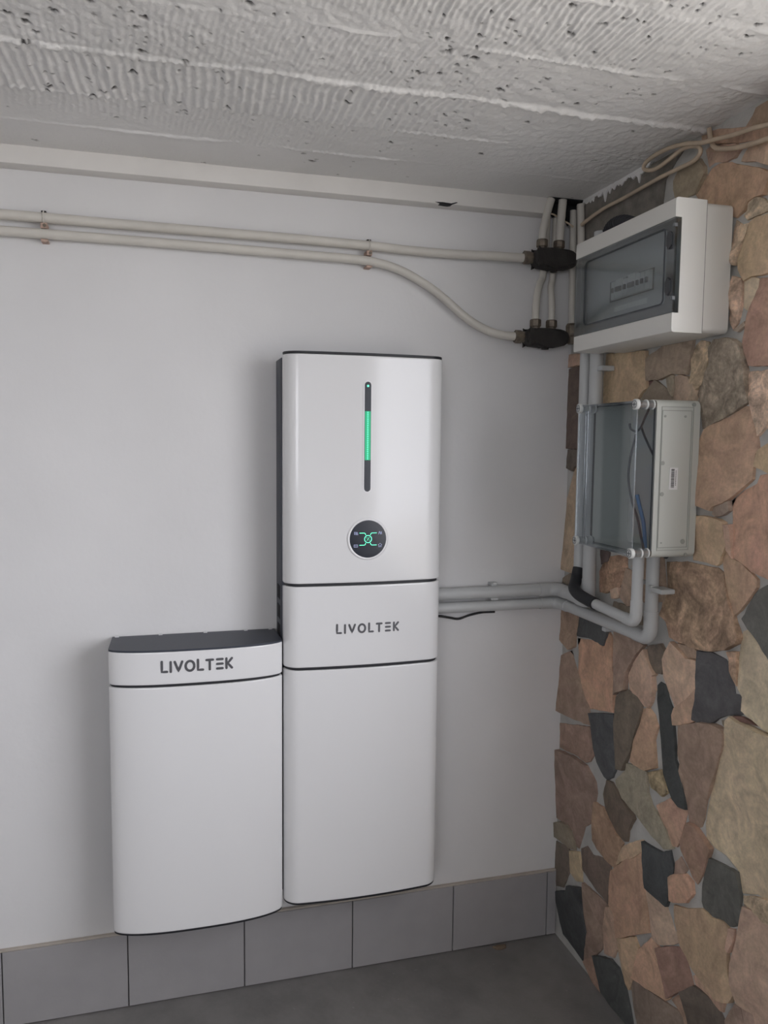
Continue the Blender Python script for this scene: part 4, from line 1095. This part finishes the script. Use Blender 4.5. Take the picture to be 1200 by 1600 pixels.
obj('foot', B(-.050, -.010, -.268, -.2425, 1.806, 1.820, bev=.002), M_pvc, parent=t)
t = thing('conduit_clip', 'small pale clip under the sloping lower conduit on the stones', 'clip', (-.03, -.31, 1.09), 'conduit clips')
obj('foot', B(-.045, -.012, -.322, -.304, 1.083, 1.0945, bev=.002), M_pvc, parent=t)

# ------------------------------------------------------------------ old cream pipes and their cast fittings
pp = tag(obj('wall_pipe', T(smooth_path([(-2.3, -.030, 2.158), (-1.69, -.030, 2.159), (-1.253, -.030, 2.157), (-.866, -.030, 2.155), (-.656, -.030, 2.152), (-.54, -.030, 2.1475), (-.40, -.032, 2.1465), (-.28, -.042, 2.1475), (-.176, -.055, 2.145)], 6), .0128, 14), M_pipe, smooth=60),
         'cream painted pipe, upper of two along the white wall, ending at the upper fitting', 'pipe', 'cream painted pipes')
pp = tag(obj('wall_pipe', T(smooth_path([(-2.3, -.030, 2.118), (-1.69, -.030, 2.119), (-1.253, -.030, 2.118), (-.866, -.030, 2.114), (-.70, -.030, 2.112), (-.642, -.030, 2.108), (-.58, -.030, 2.096), (-.519, -.030, 2.072), (-.457, -.030, 2.038), (-.409, -.031, 2.003), (-.361, -.033, 1.967), (-.312, -.036, 1.940), (-.26, -.046, 1.922), (-.196, -.055, 1.917)], 6), .0124, 14), M_pipe, smooth=60),
         'cream painted pipe bending down in an S along the white wall to the lower fitting', 'pipe', 'cream painted pipes')
def fitting(label, x0, x1, zc, hh, tops, side_right=False):
    t = thing('pipe_fitting', label, 'pipe fitting', ((x0 + x1) / 2, 0, zc - hh))
    bm = bmesh.new()
    n = 12
    o = []
    L = x1 - x0
    shape = [(0, .35), (.03, .62), (.10, .80), (.14, .98), (.45, 1.0), (.80, .97), (.90, .85), (.97, .6), (1, .35)]
    top = [(x0 + L * a, zc + hh * b * .92) for a, b in shape]
    bot = [(x0 + L * a, zc - hh * b) for a, b in shape]
    bot[4] = (bot[4][0], bot[4][1] - .002); 
    prism(bm, top + bot[::-1], 'y', -.088, -.034)
    bmesh.ops.bevel(bm, geom=[e for e in bm.edges if abs(e.verts[0].co.y - e.verts[1].co.y) < 1e-6], offset=.009, segments=3, affect='EDGES')
    cyl(bm, (x0 + L * .55, -.050, zc - hh - .006), (x0 + L * .55, -.050, zc - hh + .01), .011, 12)
    obj('body', bm, M_iron, parent=t, smooth=45)
    obj('bracket', B(x1 - .030, x1 - .018, -.036, 0, zc - .012, zc + .012), M_iron, parent=t)
    bm = bmesh.new()
    tube(bm, [(x0 - .026, -.055, zc), (x0 - .024, -.055, zc), (x0 - .006, -.055, zc), (x0 - .004, -.055, zc), (x0 + .012, -.055, zc)], lambda i: (.017, .0195, .0195, .0165, .0165)[i], 8)
    obj('nut', bm, M_brass, parent=t, smooth=25)
    for x in tops:
        bm = bmesh.new()
        tube(bm, [(x, -.055, zc + hh * .8), (x, -.055, zc + hh + .004), (x, -.055, zc + hh + .006), (x, -.055, zc + hh + .023), (x, -.055, zc + hh + .026)], lambda i: (.0145, .0145, .0175, .0175, .0150)[i], 8)
        obj('nut', bm, M_brass, parent=t, smooth=25)
    if side_right:
        bm = bmesh.new()
        tube(bm, [(-.021, -.038, 1.905), (-.021, -.038, 1.925), (-.021, -.038, 1.930), (-.021, -.038, 1.960), (-.021, -.038, 1.966)], lambda i: (.012, .013, .0175, .0185, .015)[i], 8)
        obj('nut', bm, M_brass, parent=t, smooth=25)
    return t
fitting('dark cast pipe fitting, upper of the two in the corner by the breaker box', -.168, -.031, 2.147, .029, (-.135, -.080))
fitting('dark cast pipe fitting, lower of the two in the corner under the breaker box', -.190, -.052, 1.917, .027, (-.150, -.098), True)
VP = [([(-.135, -.055, 2.185), (-.133, -.055, 2.225), (-.123, -.056, 2.275), (-.110, -.057, 2.32)], .0115, 'short cream pipe, left of the two rising from the upper fitting'),
      ([(-.080, -.055, 2.185), (-.077, -.056, 2.25), (-.073, -.058, 2.32)], .0125, 'short cream pipe, right of the two rising from the upper fitting'),
      ([(-.150, -.055, 1.950), (-.149, -.053, 2.00), (-.141, -.045, 2.047), (-.122, -.024, 2.085), (-.110, -.016, 2.11), (-.103, -.016, 2.20), (-.102, -.016, 2.278)], .0108, 'bent cream pipe rising from the left nut of the lower fitting'),
      ([(-.098, -.055, 1.950), (-.097, -.053, 2.02), (-.090, -.030, 2.07), (-.078, -.0165, 2.11), (-.071, -.0165, 2.278)], .0100, 'straight cream pipe rising from the right nut of the lower fitting'),
      ([(-.021, -.038, 1.95), (-.0215, -.036, 2.11), (-.024, -.034, 2.30)], .0108, 'cream pipe in the very corner rising from the elbow nut'),
      ([(-.0165, -.0775, 1.98), (-.0165, -.0745, 2.16), (-.0175, -.064, 2.31)], .0115, 'cream upright pipe against the stones disappearing behind the breaker box')]
for pts, r, lab in VP:
    tag(obj('riser_pipe', T(smooth_path(pts, 6), r, 12), M_pipe, smooth=60), lab, 'pipe', 'cream painted pipes')
def pipe_clip(x, zt, zb, label):
    t = thing('pipe_clip', label, 'clip', (x, 0, (zt + zb) / 2), 'rusty pipe clips')
    obj('saddle', T([(x - .0, -.012, zt + .0135), (x, -.032, zt + .0150), (x, -.043, zt + .008), (x, -.0445, zt), (x, -.043, zt - .008), (x, -.034, zt - .0145), (x, -.012, zt - .0145)], .0016, 8), M_pipe, parent=t, smooth=60)
    bm = bmesh.new()
    box(bm, x - .008, x + .008, -.036, -.0, (zt + zb) / 2 - .0065, (zt + zb) / 2 + .0065, bev=.0015)
    obj('block', bm, M_rust, parent=t)
    bm = bmesh.new(); cyl(bm, (x + .002, -.038, (zt + zb) / 2), (x + .002, -.034, (zt + zb) / 2), .0045, 10)
    obj('screw', bm, M_brass, parent=t)
    bm = bmesh.new(); box(bm, x - .008, x + .009, -.034, -.0, zb - .0185, zb - .0125, bev=.0012)
    obj('lower_lip', bm, M_rust, parent=t)
    bm = bmesh.new(); box(bm, x - .006, x + .006, -.030, -.0, zt + .0130, zt + .0175, bev=.0012)
    obj('upper_lip', bm, M_iron, parent=t)
pipe_clip(-1.503, 2.159, 2.1185, 'small rusty clip holding both cream pipes near the left edge')
pipe_clip(-.655, 2.152, 2.1105, 'small rusty clip holding both cream pipes where the lower bends')

# ------------------------------------------------------------------ cables
tag(obj('cable', T(smooth_path([(-.037, -1.9, 2.220), (-.036, -1.2, 2.226), (-.035, -.935, 2.233), (-.034, -.86, 2.246), (-.030, -.797, 2.260), (-.030, -.742, 2.267), (-.032, -.667, 2.281), (-.034, -.633, 2.287), (-.038, -.598, 2.298), (-.042, -.542, 2.309), (-.044, -.494, 2.312), (-.044, -.447, 2.310), (-.042, -.425, 2.303), (-.040, -.426, 2.294), (-.038, -.452, 2.284), (-.036, -.483, 2.283), (-.034, -.530, 2.290), (-.032, -.567, 2.297), (-.030, -.607, 2.290), (-.030, -.630, 2.276), (-.030, -.626, 2.263), (-.030, -.601, 2.256), (-.030, -.556, 2.257), (-.028, -.484, 2.260), (-.026, -.407, 2.260), (-.024, -.307, 2.259), (-.024, -.203, 2.259), (-.030, -.125, 2.247), (-.032, -.100, 2.241)], 6), .0052, 8), M_cable, smooth=60),
    'beige cable with a long loop, strung under the ceiling along the stones', 'cable', 'beige cables')
tag(obj('cable', T(smooth_path([(-.022, -1.9, 2.198), (-.022, -1.2, 2.204), (-.022, -.930, 2.220), (-.022, -.850, 2.226), (-.022, -.808, 2.230), (-.022, -.765, 2.236), (-.022, -.716, 2.248), (-.018, -.668, 2.266), (-.018, -.650, 2.290), (-.016, -.640, 2.318)], 6), .0056, 8), M_cable, smooth=60),
    'beige cable without a loop, lower at the right edge under the ceiling', 'cable', 'beige cables')
tag(obj('cable', T(smooth_path([(-.108, -.020, 2.285), (-.095, -.038, 2.283), (-.072, -.040, 2.272), (-.045, -.0555, 2.252), (-.036, -.058, 2.245)], 6), .0026, 8), M_cable, smooth=60),
    'thin beige wire slanting behind the short pipes in the ceiling corner', 'cable')
tag(obj('cable', T(smooth_path([(-.464, -.02, 1.0845), (-.422, -.016, 1.081), (-.387, -.012, 1.0735), (-.358, -.008, 1.068), (-.325, -.008, 1.077), (-.283, -.008, 1.084), (-.241, -.010, 1.0845)], 8), .0036, 8), M_blackcable, smooth=60),
    'short black cable hanging from the tower under the conduits', 'cable')
# black corrugated hose resting on the breaker box
bm = bmesh.new()
hp = smooth_path([(-.045, -.2705, 2.150), (-.045, -.276, 2.175), (-.045, -.300, 2.188), (-.043, -.340, 2.186), (-.042, -.385, 2.168), (-.042, -.415, 2.146)], 16)
tube(bm, hp, lambda i: (.0195, .0195, .0125, .0125)[i % 4], 14)
tag(obj('corrugated_hose', bm, M_hose), 'black corrugated hose arching behind the top of the breaker box', 'hose')

# a chip of stone on the floor against the tiles
bm = bmesh.new()
prism(bm, [(-.230, -.024), (-.206, -.022), (-.184, -.025), (-.188, -.038), (-.206, -.043), (-.223, -.040)], 'z', 0.0, .006)
bmesh.ops.bevel(bm, geom=[e for e in bm.edges if all(v.co.z > .005 for v in e.verts)], offset=.003, segments=1, affect='EDGES')
tag(obj('stone_chip', bm, mat('brown_chip', srgb(120, 104, 88), .85, var=.2, vscale=60)), 'small flat brown chip lying on the floor against the skirting tiles', 'stone chip')
